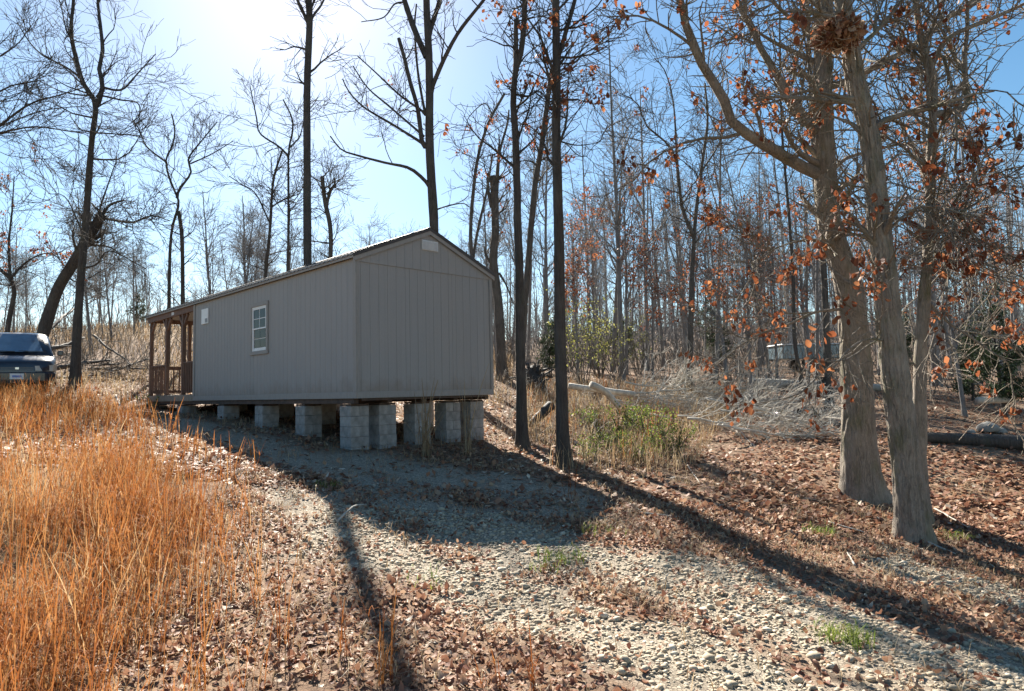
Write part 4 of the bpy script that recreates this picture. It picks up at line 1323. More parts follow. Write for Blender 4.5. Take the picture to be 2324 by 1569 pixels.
n = 0; tries = 0
while n < 84 and tries < 5000:
    tries += 1
    d = 25 + 52 * rng.random() ** 1.1
    px = rng.uniform(1150, 2480)
    x = (px - 1162) / FPX * d; y = d
    if px < 1330 and d < 34: continue
    if not clear(x, y, 1.5 + d * 0.02): continue
    k = rng.integers(0, len(protos_w))
    zone = 'woods beyond the brush pile' if px < 1800 else 'woods behind the oaks'
    look = ['slender two-forked bare tree in the ', 'grey three-forked bare tree in the ', 'thin unforked bare pole tree in the ', 'tall side-branched bare tree in the ', 'small thin forked bare tree in the ', 'stout wide-crowned bare tree in the '][k]
    stamp(protos_w[k], 'bare_tree', look + zone, 'tree', look + zone, x, y, rng.uniform(0.6, 1.0), rng.uniform(0, 6.28)); n += 1
n = 0; tries = 0
while n < 62 and tries < 5000:
    tries += 1
    d = 30 + 40 * rng.random()
    px = rng.uniform(-120, 1130)
    x = (px - 1162) / FPX * d; y = d
    if not clear(x, y, 1.6): continue
    k = rng.integers(0, len(protos_l))
    look = ['thin forked sapling tree on the grassy hill behind the cabin', 'thin three-forked sapling tree on the grassy hill behind the cabin', 'small twiggy sapling on the grassy hill behind the cabin', 'taller forked sapling tree on the grassy hill behind the cabin'][k]
    stamp(protos_l[k], 'sapling_tree', look, 'tree', look, x, y, rng.uniform(0.6, 1.15), rng.uniform(0, 6.28)); n += 1
for px, d, sc in ((1310, 24, 0.8), (1420, 30, 0.95), (1480, 26, 0.7), (1650, 24, 0.8), (1700, 19, 0.62), (1760, 27, 0.9), (1830, 24, 0.75), (1560, 33, 1.0), (2180, 17, 0.75), (2270, 21, 0.85), (2010, 19, 0.75), (1940, 26, 0.9), (1350, 36, 1.0), (2120, 27, 0.9)):
    x = (px - 1162) / FPX * d
    k = rng.integers(0, 2)
    zone = 'behind the brush pile' if px < 1800 else 'behind the oaks'
    lab = 'young oak keeping russet leaves in the woods ' + zone
    stamp(protos_o[k], 'young_oak', lab, 'tree', lab, x, d, sc, rng.uniform(0, 6.28))


# cedars and greening shrubs
def cedar_proto(h):
    P = np.c_[np.zeros(10), np.zeros(10), np.linspace(-0.1, h, 10)]
    rad = np.linspace(0.07, 0.01, 10) * h / 4
    B, S = spawn(P[None], rad[None], 60, (0.08, 0.98), (h * 0.12, h * 0.32), (60, 85), 5, 0.12, 0.06, 0.4, 0.006, 0.85)
    C_, U_ = spawn(B, S, 260, (0.2, 1), (0.2, 0.5), (25, 60), 4, 0.15, 0.05, 0.5, 0.004, 0.2)
    pos = tip_points(C_, 4200, 0.0) + rng.normal(size=(4200, 3)) * 0.035
    ax = rng.normal(size=(4200, 3)) + np.array([0, 0, 0.3])
    return [('trunk', Tubes().add(P, rad, 7).mesh('trunk'), 'bark_dark'), ('crown', Tubes().add(B, S, 4).add(C_, U_, 3).mesh('crown'), 'bark_dark'),
            ('foliage', leaf_mesh('foliage', pos, rng.uniform(0.06, 0.13, 4200), ax, quad=True, wide=0.16), 'cedar')]


def shrub_proto(h, nstem, leaves, mat, lsz=(0.03, 0.06)):
    a = rng.uniform(0, 6.28, nstem); L = rng.uniform(0.6, 1.0, nstem) * h
    d = np.c_[np.cos(a) * 0.35, np.sin(a) * 0.35, np.ones(nstem)]
    pts = [np.c_[np.cos(a) * 0.1, np.sin(a) * 0.1, np.full(nstem, -0.05)]]
    for j in range(6):
        d = d + rng.normal(size=(nstem, 3)) * 0.16; d /= np.linalg.norm(d, axis=1, keepdims=True)
        pts.append(pts[-1] + d * (L / 6)[:, None])
    P = np.stack(pts, 1); S = np.tile(np.linspace(0.012, 0.004, 7), (nstem, 1)) * max(1, h / 2)
    C_, U_ = spawn(P, S, nstem * 7, (0.2, 1), (h * 0.12, h * 0.35), (25, 70), 4, 0.2, 0.02, 0.5, 0.003, 0.3)
    pos = tip_points(C_, leaves, 0.1) + rng.normal(size=(leaves, 3)) * 0.05
    return [('stems', Tubes().add(P, S, 4).add(C_, U_, 3).mesh('stems'), 'twig'), ('leaves', leaf_mesh('leaves', pos, rng.uniform(*lsz, leaves), quad=True), mat)]


ced = [cedar_proto(3.6), cedar_proto(2.6)]
for px, d, sc, k, lab in ((2270, 17, 1.0, 0, 'dark green cedar behind the fallen logs near the boulders'), (2200, 19.5, 0.9, 1, 'lower dark green cedar beside the taller cedar near the boulders'),
                          (1245, 27, 0.9, 1, 'small green cedar beyond the dark straight pair of trunks'), (1620, 34, 1.2, 0, 'grey-green cedar deep in the woods behind the brush pile'),
                          (300, 52, 1.0, 0, 'small cedar on the hill behind the brush heap'), (1405, 40, 1.2, 0, 'cedar among grey trunks beyond the yellow-green shrubs'), (2040, 33, 1.1, 0, 'cedar between far trunks behind the oaks')):
    x = (px - 1162) / FPX * d
    stamp(ced[k], 'cedar_tree', lab, 'tree', 'cedars in the woods', x, d, sc, rng.uniform(0, 6.28))
shr = [shrub_proto(3.4, 10, 420, 'budding', (0.05, 0.085)), shrub_proto(1.0, 16, 900, 'green', (0.03, 0.06))]
for px, d, sc in ((1322, 23, 1.0), (1360, 27, 1.2), (1400, 25, 0.9), (1290, 30, 1.0), (1450, 31, 1.0)):
    stamp(shr[0], 'green_shrub', 'yellow-green budding shrub behind the dark straight pair of trunks', 'shrub', 'budding shrubs', (px - 1162) / FPX * d, d, sc, rng.uniform(0, 6.28))
for px, py, sc in ((1350, 985, 0.8), (1420, 1000, 1.0), (1480, 1010, 1.0), (1390, 1040, 0.7), (1530, 1040, 0.8), (1450, 1050, 0.6), (1340, 1045, 0.6)):
    p, d = on_ground(px, py)
    stamp(shr[1], 'low_shrub', 'low green leafy shrub in the weeds between shadow and brush pile', 'shrub', 'low green shrubs', p[0], p[1], sc, rng.uniform(0, 6.28))
pv = cab(-0.15, 11.5)
stamp(shrub_proto(0.7, 5, 60, 'green', (0.05, 0.09)), 'green_vine', 'small bright green sprig growing up at the porch edge', 'plant', None, pv[0], pv[1], 0.9, 0).pop('group', None)
print('background', time.time() - T0)

# ------------------------------------------------------------------ fallen wood
def log(name, label, p, q, r0, r1, mat='dead_wood', branches=0, cat='log', blen=(0.4, 1.6), sag=0.0, n=14, kink=0.04, group=None):
    p = np.array(p); q = np.array(q)
    root = empty(name, tuple(p)); tag(root, label, cat, group)
    t = np.linspace(0, 1, n)[:, None]
    P = (q - p) * t; L = np.linalg.norm(q - p)
    P = P + np.cumsum(rng.normal(size=(n, 3)), 0) * kink * L / n; P = P - P[0]
    P[:, 2] += sag * np.sin(np.pi * t[:, 0])
    S = r0 + (r1 - r0) * t[:, 0]
    tbx = Tubes().add(np.vstack([P[:1] - (P[1] - P[0]) * 0.02, P, P[-1:] + (P[-1] - P[-2]) * 0.03]), np.r_[0.002, S, 0.002], 10)
    if branches:
        B1, S1 = spawn(P[None], S[None], branches, (0.1, 1), blen, (25, 70), 7, 0.17, -0.03, 0.45, 0.009, 0.2)
        B2, S2 = spawn(B1, S1, branches * 4, (0.15, 1), (0.3, 0.9), (20, 60), 5, 0.2, -0.02, 0.55, 0.006, 0.2)
        B3, S3 = spawn(B2, S2, branches * 6, (0.1, 1), (0.15, 0.5), (20, 60), 4, 0.2, 0, 0.6, 0.005, 0.2)
        br = tbx if branches < 6 else Tubes()
        br.add(B1, S1, 5).add(B2, S2, 4).add(B3, S3, 3)
        if br is not tbx: link('branches', br.mesh('branches'), M[mat], root)
    link('stem', tbx.mesh('stem', r0 * 0.3), M[mat], root)
    return root


def gp(px, py, h=0.0):
    p, d = on_ground(px, py); return np.array([p[0], p[1], g1(p[0], p[1]) + h])


log('fallen_log', 'long pale fallen log lying across the forest floor behind the oak', gp(1700, 880, 0.18), gp(2010, 893, 0.16), 0.2, 0.13, n=18, kink=0.02)
log('fallen_log', 'curved weathered limb arching out of the brush pile', at(1405, 925, 17.5), at(1340, 873, 17.2), 0.075, 0.095, sag=0.12)
log('fallen_log', 'straight mossy log lying at the near end of the brush pile', at(1290, 876, 18), at(1440, 892, 18), 0.085, 0.075)
log('charred_log', 'charred black log end tilting up beside the straight trunk', gp(1205, 975, 0.12), gp(1252, 965, 0.5), 0.1, 0.13, 'charred')
log('fallen_log', 'dark shaded log lying in front of the boulders', gp(2095, 1005, 0.1), gp(2345, 1025, 0.14), 0.1, 0.16, 'bark_dark', n=16, kink=0.015)
log('fallen_log', 'short pale log resting on the thicket near the cedar', gp(2222, 950, 0.45), gp(2290, 952, 0.5), 0.09, 0.085)
PILE = [(1380, 900, 1560, 890, .045), (1420, 868, 1640, 878, .03), (1500, 890, 1650, 800, .035), (1530, 880, 1690, 815, .03), (1440, 900, 1650, 905, .05), (1480, 925, 1700, 930, .045), (1560, 915, 1760, 925, .04),
        (1600, 905, 1800, 945, .04), (1650, 935, 1850, 955, .04), (1700, 925, 1880, 990, .035), (1720, 960, 1870, 975, .035), (1560, 950, 1740, 985, .035), (1640, 965, 1830, 1000, .03), (1760, 985, 1890, 1000, .03),
        (1470, 940, 1600, 965, .035), (1400, 915, 1520, 940, .04), (1580, 890, 1700, 900, .035), (1680, 900, 1830, 925, .03)]
PILE_L = ['thick pale branch at the cut end of the brush pile', 'long thin pale branch lying along the top of the brush pile', 'bare branch slanting steeply up out of the brush pile', 'second branch slanting up out of the brush pile, lower and thinner']
PILE += [(a + rng.uniform(-25, 25), b + rng.uniform(-14, 10), c + rng.uniform(-30, 30), d + rng.uniform(-22, 8), e * 0.8) for a, b, c, d, e in PILE[4:]]
for i, (ax_, ay_, bx_, by_, r) in enumerate(PILE):
    lab = PILE_L[i] if i < 4 else 'tangled grey dead branch low in the long brush pile'
    gd = gp((ax_ + bx_) / 2, max(ay_, by_, 925))
    dpt = (gd - EYE) @ CF
    log('dead_branch', lab, at(ax_, ay_, dpt + rng.uniform(-.5, .5)), at(bx_, by_, dpt + rng.uniform(-.8, .8)), r, r * 0.4, branches=11, cat='branch', group='branches of the long brush pile' if i > 3 else None, kink=0.12, blen=(0.5, 1.9))
for i, (a, b, h0, h1, r, nb) in enumerate((((120, 855), (250, 850), 0.3, 0.5, 0.09, 12), ((200, 850), (330, 862), 0.2, 0.4, 0.06, 12), ((210, 840), (300, 858), 1.4, 0.4, 0.05, 5), ((230, 862), (340, 850), 0.2, 0.6, 0.05, 12),
                                           ((105, 850), (185, 835), 0.9, 1.2, 0.10, 4), ((105, 845), (180, 820), 1.6, 2.4, 0.08, 3), ((130, 868), (240, 866), 0.15, 0.2, 0.05, 12), ((270, 855), (200, 845), 0.5, 0.2, 0.05, 12))):
    lab = 'dark dead branch in the brush heap between van and porch'
    log('dead_branch', lab, gp(*a, h0), gp(*b, h1), r, r * 0.45, 'twig', branches=nb, cat='branch', group='branches of the brush heap by the van', kink=0.08)
log('fallen_twig', 'thin pale fallen stick near the broomsedge before the porch', gp(262, 915, 0.25), gp(285, 932, 0.02), 0.02, 0.012, cat='stick')
log('fallen_twig', 'bowed pale stick at the edge of the cabin shadow', gp(765, 1190, 0.02), gp(828, 1156, 0.04), 0.012, 0.008, sag=0.06, cat='stick')
for a, b in (((1990, 1180), (2075, 1215)), ((2120, 1160), (2200, 1205)), ((1880, 1190), (1960, 1215)), ((1430, 1150), (1455, 1165)), ((1455, 1170), (1540, 1180)), ((2100, 1235), (2170, 1262)), ((1940, 1290), (1925, 1262)), ((1330, 1010), (1390, 1040)), ((1560, 1060), (1590, 1100))):
    log('fallen_twig', 'bare pale stick lying on the leaf litter', gp(*a, 0.03), gp(*b, 0.03), 0.012, 0.006, cat='stick', group='sticks on the leaf litter')
# uprooted stump: root plate with dark spiky roots
def root_plate(p, label):
    root = empty('uprooted_stump', tuple(p)); tag(root, label, 'stump')
    n = 26
    d = rng.normal(size=(n, 3)); d[:, 1] *= 0.4; d[:, 2] = np.abs(d[:, 2]) * 0.9; d /= np.linalg.norm(d, axis=1, keepdims=True)
    st = rng.normal(size=(n, 3)) * 0.12 + np.array([0, 0, 0.45])
    P = np.stack([st, st + d * 0.3 + rng.normal(size=(n, 3)) * 0.05, st + d * 0.45 + rng.normal(size=(n, 3)) * 0.1, st + d * 0.55 + rng.normal(size=(n, 3)) * 0.16], 1)
    link('roots', Tubes().add(P, np.tile([0.06, 0.045, 0.025, 0.008], (n, 1)), 6).mesh('roots'), M['charred'], root)
    body = np.array([[0, 0, -0.1], [0.02, 0, 0.15], [0.03, 0.02, 0.4], [0.0, 0.05, 0.65], [-0.02, 0.05, 0.85], [0, 0.05, 0.95]])
    link('stem', Tubes().add(smooth_curve(body, 14), np.r_[0.36, 0.37, 0.38, 0.38, 0.37, 0.36, 0.34, 0.31, 0.28, 0.25, 0.2, 0.15, 0.09, 0.01], 14).mesh('stem', 0.3), M['charred'], root)


root_plate(gp(1212, 893), 'dark uprooted stump with earthy roots between the straight trunks')


def boulder(p, s, label, group=None):
    import bmesh
    bm = bmesh.new(); bmesh.ops.create_icosphere(bm, subdivisions=3, radius=1)
    for v in bm.verts:
        c = v.co.copy(); k = 1 + 0.35 * (float(fbm(np.array([c.x * 1.7 + s * 9]), np.array([c.y * 1.7 + c.z * 1.3]))[0]) - 0.5)
        v.co = Vector((c.x * k * s * 1.2, c.y * k * s, max(c.z, -0.4) * k * s * 0.85))
    for f in bm.faces: f.smooth = True
    me = bpy.data.meshes.new('boulder'); bm.to_mesh(me); bm.free()
    o = link('boulder', me, M['concrete']); o.location = tuple(p)
    tag(o, label, 'boulder', group)


boulder(gp(2242, 982, 0.08), 0.18, 'pale rounded boulder, largest behind the shaded log')
boulder(gp(2270, 985, 0.05), 0.11, 'smaller pale boulder beside the largest one')
boulder(gp(2205, 985, 0.03), 0.07, 'small pale stone left alone beside the boulders')

# hunting shelf on the slim trunk and a parked vehicle glimpsed through the woods
sp = at(1870, 856, 19.75)
sh = empty('wooden_shelf', (sp[0], sp[1], sp[2] - 0.3)); tag(sh, 'small dark wooden shelf box fixed to the slim grey trunk', 'shelf')
MB().box(-0.24, 0.03, -0.15, 0.12, 0.27, 0.30).build('shelf_board', M['charred'], sh, bevel=0.004)
MB().box(-0.12, 0.03, -0.10, 0.10, 0.0, 0.265).build('bracket', M['charred'], sh, bevel=0.004)


def far_vehicle(px, d, label):
    x = (px - 1162) / FPX * d
    root = empty('parked_trailer', (x, d, g1(x, d) + 0.02), 0.08); tag(root, label, 'trailer')
    MB().box(-2.0, 2.0, -0.9, 0.9, 0.55, 1.35).build('body', M['car_far'], root, bevel=0.06)
    for x0 in (-1.7, -0.75, 0.2, 1.15):
        MB().box(x0, x0 + 0.78, -0.93, -0.905, 0.8, 1.22).build('side_panel', M['car_far'], root, bevel=0.008)
    MB().box(-2.05, 2.05, -0.95, 0.95, 1.352, 1.42).build('top_rail', M['white'], root, bevel=0.02)
    MB().box(-2.6, -2.0, -0.06, 0.06, 0.5, 0.6).build('tow_bar', M['black'], root)
    for xx in (-0.5, 0.5):
        for sg in (-1, 1):
            pr = [(xx + 0.3 * math.cos(a), 0.3 + 0.3 * math.sin(a)) for a in np.linspace(0, 2 * math.pi, 16, endpoint=False)]
            MB().prism(pr, 1, sg * 0.72 - 0.1, sg * 0.72 + 0.1).build('wheel', M['rubber'], root)


far_vehicle(1835, 38, 'pale blue trailer glimpsed through the woods beyond the long fallen log')

# ------------------------------------------------------------------ scattered ground cover
def scatter(n, pxr, pyr, dens=None):
    """random ground points that fall inside a picture window (uniform over the picture, so near ground gets its share)"""
    out = []
    px = rng.uniform(*pxr, n); py = rng.uniform(*pyr, n)
    d = np.geomspace(2.6, 90, 160)
    D = CF[None] + CR[None] * ((px - 1162) / FPX)[:, None] + CU[None] * ((784.5 - py) / FPX)[:, None]
    hit = np.full(n, np.nan)
    prev = None
    for i in range(len(d)):
        todo = np.isnan(hit)
        if not todo.any(): break
        idx = np.where(todo)[0]
        p = EYE[None] + D[idx] * d[i]
        below = p[:, 2] < ground_fast(p[:, 0], p[:, 1])
        if i: hit[idx[below]] = d[i - 1] + (d[i] - d[i - 1]) * rng.random(below.sum())
        else: hit[idx[below]] = np.inf
    ok = np.isfinite(hit)
    p = EYE[None] + D[ok] * hit[ok][:, None]
    return p[:, 0], p[:, 1]


# fast interpolated ground for the scatter search
_gx = np.linspace(-60, 60, 241); _gy = np.linspace(-2, 92, 189)
_GX, _GY = np.meshgrid(_gx, _gy); _GZ = ground(_GX, _GY)


def ground_fast(x, y):
    fx = np.clip((x + 60) / 0.5, 0, 239.999); fy = np.clip((y + 2) / 0.5, 0, 187.999)
    i = fx.astype(int); j = fy.astype(int); u = fx - i; v = fy - j
    return (_GZ[j, i] * (1 - u) + _GZ[j, i + 1] * u) * (1 - v) + (_GZ[j + 1, i] * (1 - u) + _GZ[j + 1, i + 1] * u) * v


def uniform_area(n, x0, x1, y0, y1):
    return rng.uniform(x0, x1, n), rng.uniform(y0, y1, n)


def under_cabin(x, y, mg=0.0):
    lx, ly = cab_local(x, y)
    return (lx > -mg) & (lx < CW + mg) & (ly > -mg) & (ly < CL + mg)


# leaf litter
def litter(name, label, x, y, size, quad, lift=0.015):
    gm = gravel_mask(x, y); fm = field_mask(x, y)
    patch = fbm(x * 0.7 + 11, y * 0.7 + 3, 3)
    yard = 1 - sstep(0.6, 1.7, polyline_dist(x, y, TR_E))
    gm = np.maximum(gm, 0.9 * yard)
    keep = rng.random(len(x)) < np.clip((1 - 0.9 * gm) * (1 - 0.55 * fm) * (0.45 + 1.3 * sstep(0.35, 0.65, patch)), 0, 1)
    x, y = x[keep], y[keep]
    z = ground(x, y) + rng.uniform(0.0, lift, len(x))
    v = np.clip(0.45 + 0.5 * (patch[keep] - 0.5) + rng.normal(size=len(x)) * 0.24, 0, 0.97)
    v = np.where(rng.random(len(x)) < 0.008, 1.0, v)
    s = rng.uniform(*size, len(x))
    o = link(name, leaf_mesh(name, np.c_[x, y, z], s, flat=True, var=v, quad=quad, curl=0.6), M['litter'], kind='stuff')
    tag(o, label, 'leaves')


x, y = uniform_area(74000, -3.5, 8.0, 2.2, 9.5)
litter('leaf_litter', 'brown fallen oak leaves strewn over the drive', x, y, (0.022, 0.065), False, 0.03)
x1, y1 = scatter(85000, (-40, 2364), (850, 1330))
sel = (y1 > 8.5)
litter('leaf_litter_far', 'brown fallen leaves covering the woodland floor', x1[sel], y1[sel], (0.07, 0.13), True, 0.03)
print('litter', time.time() - T0)

# gravel
def gravel():
    x, y = uniform_area(58000, -2.2, 7.0, 2.4, 8.2)
    g = gravel_mask(x, y)
    keep = (rng.random(len(x)) < g * 0.9 * (0.35 + 0.9 * fbm(x * 2 + 8, y * 2, 2))) & visible(x, y, 0.0, 20)
    x, y = x[keep], y[keep]
    n = len(x)
    s = np.clip(rng.lognormal(-4.5, 0.45, n), 0.006, 0.04)
    # small rough octahedra with split edges: 14 vertices
    phi = (1 + 5 ** 0.5) / 2
    B = np.array([(-1, phi, 0), (1, phi, 0), (-1, -phi, 0), (1, -phi, 0), (0, -1, phi), (0, 1, phi), (0, -1, -phi), (0, 1, -phi), (phi, 0, -1), (phi, 0, 1), (-phi, 0, -1), (-phi, 0, 1)]) / 1.9
    Fc = np.array([(0, 11, 5), (0, 5, 1), (0, 1, 7), (0, 7, 10), (0, 10, 11), (1, 5, 9), (5, 11, 4), (11, 10, 2), (10, 7, 6), (7, 1, 8), (3, 9, 4), (3, 4, 2), (3, 2, 6), (3, 6, 8), (3, 8, 9), (4, 9, 5), (2, 4, 11), (6, 2, 10), (8, 6, 7), (9, 8, 1)])
    V = B[None] * rng.uniform(0.72, 1.25, (n, 12, 1)) * np.stack([rng.uniform(0.9, 1.5, n), rng.uniform(0.7, 1.1, n), rng.uniform(0.45, 0.8, n)], 1)[:, None]
    a = rng.uniform(0, 6.28, n); ca, sa = np.cos(a)[:, None], np.sin(a)[:, None]
    V = np.stack([V[..., 0] * ca - V[..., 1] * sa, V[..., 0] * sa + V[..., 1] * ca, V[..., 2]], -1)
    V = V * s[:, None, None] + np.c_[x, y, ground(x, y) + s * 0.2][:, None]
    T = (np.arange(n)[:, None, None] * 12 + Fc[None]).reshape(-1, 3)
    o = link('gravel', np_mesh('gravel', V.reshape(-1, 3), T=T, smooth=True, attrs={'var': np.repeat(np.clip(rng.normal(0.5, 0.24, n), 0, 1), 12)}), M['stone'], kind='stuff')
    tag(o, 'tan river gravel in the wheel tracks of the drive', 'gravel')




# grasses as ribbons
def ribbons(P, W, side):
    B, n, _ = P.shape
    L = P - side[:, None] * W[:, :, None] / 2; Rr = P + side[:, None] * W[:, :, None] / 2
    V = np.stack([L, Rr], 2).reshape(-1, 3)
    idx = np.arange(B * n * 2).reshape(B, n, 2)
    Q = np.stack([idx[:, :-1, 0], idx[:, :-1, 1], idx[:, 1:, 1], idx[:, 1:, 0]], -1).reshape(-1, 4)
    return V, Q


class Rib:
    def __init__(s): s.V = []; s.Q = []; s.A = []; s.o = 0

    def add(s, P, W, side, var):
        V, Q = ribbons(P, W, side)
        s.V.append(V); s.Q.append(Q + s.o); s.A.append(np.repeat(var, P.shape[1] * 2)); s.o += len(V)

    def mesh(s, name):
        return np_mesh(name, np.concatenate(s.V), np.concatenate(s.Q), smooth=True, attrs={'var': np.concatenate(s.A)})


def hside(n):
    a = rng.uniform(0, 6.28, n); return np.c_[np.cos(a), np.sin(a), np.zeros(n)]


def grass_field(rb, x, y, h, blades, w, vmean, curl=1.0):
    n = len(x)
    z = ground(x, y)
    H_ = h * rng.uniform(0.4, 1.1, n)
    lean = rng.normal(size=(n, 2)) * 0.17 + np.array([0.05, -0.03])
    t = np.linspace(0, 1, 5)
    P = np.stack([np.stack([x + lean[:, 0] * H_ * tt ** 1.6, y + lean[:, 1] * H_ * tt ** 1.6, z + H_ * tt], 1) for tt in t], 1)
    W = w * np.array([1.0, 1.0, 0.9, 0.9, 0.25])[None] * rng.uniform(0.7, 1.3, (n, 1))
    var = np.clip(vmean + 0.5 * (fbm(x * 1.4 + 9, y * 1.4, 2) - 0.5) + rng.normal(size=n) * 0.24, 0, 1)
    rb.add(P, W, hside(n), var)
    for b in range(blades):
        t0 = rng.uniform(0.0, 0.75, n)
        k = rng.random(n) < 0.85
        i = (t0 * 4).astype(int)[k]; base = P[np.where(k)[0], i]
        m_ = k.sum(); sd = hside(m_); L = rng.uniform(0.12, 0.34, m_) * np.clip(H_[k] / 0.7, 0.6, 1.2)
        tt = np.linspace(0, 1, 5)
        out = np.stack([sd * (L * (0.15 * q + 0.78 * q ** 1.7))[:, None] for q in tt], 1)
        rise = np.stack([L * (1.3 * q - 1.2 * curl * q ** 2.4 * rng.uniform(0.6, 1.25, m_)) for q in tt], 1)
        BP = base[:, None] + out; BP[:, :, 2] += rise
        pw = np.cross(sd, np.array([0, 0, 1.0]))
        BW = w * 0.85 * np.array([0.9, 1, 0.9, 0.6, 0.15])[None] * np.ones((m_, 1))
        rb.add(BP, BW, pw, np.clip(var[k] + rng.normal(size=m_) * 0.18 + 0.06, 0, 1))


def clumped(x0, x1, y0, y1, n, per, sp):
    cx, cy = uniform_area(n, x0, x1, y0, y1)
    k = field_mask(cx, cy)
    keep = rng.random(n) < k * (0.18 + 0.82 * sstep(0.38, 0.62, fbm(cx * 1.1, cy * 1.1, 2)))
    keep &= ~under_cabin(cx, cy, 0.5)
    cx, cy = cx[keep], cy[keep]
    q = np.repeat(np.arange(len(cx)), per)
    return cx[q] + rng.normal(size=len(q)) * sp, cy[q] + rng.normal(size=len(q)) * sp


def visible(x, y, h, m_=60):
    v = np.c_[x, y, ground_fast(x, y) + h] - EYE[None]
    d = v @ CF; px = 1162 + FPX * (v @ CR) / np.maximum(d, .1); py = 784.5 - FPX * (v @ CU) / np.maximum(d, .1)
    return (d > 1.5) & (px > -m_) & (px < 2324 + m_) & (py < 1569 + m_ * 4)


gravel()
rb = Rib()
x, y = clumped(-7.5, -0.4, 1.6, 8.0, 3000, 7, 0.06); k = visible(x, y, 0.6); grass_field(rb, x[k], y[k], 0.68, 4, 0.0052, 0.46)
x, y = clumped(-7.5, -0.3, 1.8, 9.0, 2600, 5, 0.09); k = visible(x, y, 0.3); grass_field(rb, x[k], y[k], 0.26, 3, 0.0055, 0.62)
x, y = clumped(-18, -2.5, 8.0, 20.5, 3300, 7, 0.15); k = visible(x, y, 0.6); grass_field(rb, x[k], y[k], 0.55, 3, 0.010, 0.5)
print('field stems', sum(len(q) for q in rb.Q))
o = link('broomsedge_field', rb.mesh('broomsedge_field'), M['broomsedge'], kind='stuff')
tag(o, 'dense orange broomsedge grass covering the field', 'grass')

rb = Rib()   # low dead grass between leaves on the drive and in the shade
x, y = uniform_area(10000, -4, 8, 2.4, 12)
k = (rng.random(len(x)) < (1 - gravel_mask(x, y) * 0.6) * sstep(0.4, 0.62, fbm(x * 1.3 + 5, y * 1.3, 2))) & visible(x, y, 0.1)
grass_field(rb, x[k], y[k], 0.11, 2, 0.005, 0.5)
x, y = uniform_area(3600, -9, 4, 9, 19)
lx_, ly_ = cab_local(x, y)
k = (lx_ > -2.0) & (lx_ < CW + 1) & (ly_ > -1.6) & (ly_ < CL) & visible(x, y, 0.1) & (rng.random(3600) < 1 - 0.8 * gravel_mask(x, y))
grass_field(rb, x[k], y[k], 0.2, 2, 0.008, 0.3)
o = link('short_dry_grass', rb.mesh('short_dry_grass'), M['straw'], kind='stuff'); tag(o, 'short dry grass among the leaves', 'grass')

# weeds between the cabin end and the brush pile, and hillside grass
rb = Rib()
x, y = uniform_area(11500, 0.2, 13, 11.5, 24)
px_, py_ = 1162 + FPX * x / y, 0
k = (fbm(x * .5, y * .5, 2) > 0.33) & ~under_cabin(x, y, 0.3) & (y > 10.5 + np.abs(x - 2) * 0.35) & (x < 2.8 + (y - 11) * 0.45)
grass_field(rb, x[k], y[k], 0.5, 2, 0.010, 0.45)
x, y = uniform_area(6300, -40, 0, 30, 62)
k = visible(x, y, 0.5); grass_field(rb, x[k], y[k], 0.7, 1, 0.034, 0.22, 0.5)
x, y = uniform_area(4600, -16, 0, 19, 31)
k = visible(x, y, 0.5) & ~under_cabin(x, y, 0.5); grass_field(rb, x[k], y[k], 0.5, 2, 0.016, 0.4)
o = link('dry_weeds', rb.mesh('dry_weeds'), M['straw'], kind='stuff'); tag(o, 'dry tan weeds at the woods edge and on the hill', 'weeds')

rb = Rib()
x, y = uniform_area(2600, 0.4, 10, 12, 22)
k = (fbm(x * .6 + 30, y * .6, 2) > 0.45) & ~under_cabin(x, y, 0.3) & (y > 11 + np.abs(x - 2) * 0.3) & (x < 2.2 + (y - 11) * 0.36)
grass_field(rb, x[k], y[k], 0.62, 3, 0.011, 0.5)
o = link('orange_grass_tufts', rb.mesh('orange_grass_tufts'), M['broomsedge'], kind='stuff'); tag(o, 'orange grass tufts among the weeds by the woods', 'grass')

rb = Rib()
for px, py, n_ in ((1275, 1275, 40), (1930, 1465, 70), (1860, 1215, 50), (2170, 1225, 20), (740, 1112, 25), (1350, 1215, 16), (965, 1330, 10), (1240, 1300, 14)):
    p, d = on_ground(px, py)
    grass_field(rb, p[0] + rng.normal(size=n_) * 0.10, p[1] + rng.normal(size=n_) * 0.08, 0.12, 2, 0.006, 0.5)
o = link('green_grass_tufts', rb.mesh('green_grass_tufts'), M['green'], kind='stuff'); tag(o, 'small fresh green grass tufts poking through the drive', 'grass')


# single tall grass clumps that can be told apart
def clump(px, py, h, n_, label, mat='broomsedge', v=0.55, w=0.006, sp=0.04, group=None):
    p, d = on_ground(px, py)
    rb = Rib(); grass_field(rb, p[0] + rng.normal(size=n_) * sp, p[1] + rng.normal(size=n_) * sp, h, 3, w, v)
    me = rb.mesh('grass_clump')
    V = np.empty(len(me.vertices) * 3, np.float32); me.vertices.foreach_get('co', V); V = V.reshape(-1, 3) - np.array([p[0], p[1], g1(p[0], p[1])]); me.vertices.foreach_set('co', V.astype(np.float32).ravel()); me.update()
    o = link('grass_clump', me, M[mat]); o.location = (p[0], p[1], g1(p[0], p[1])); tag(o, label, 'grass', group)


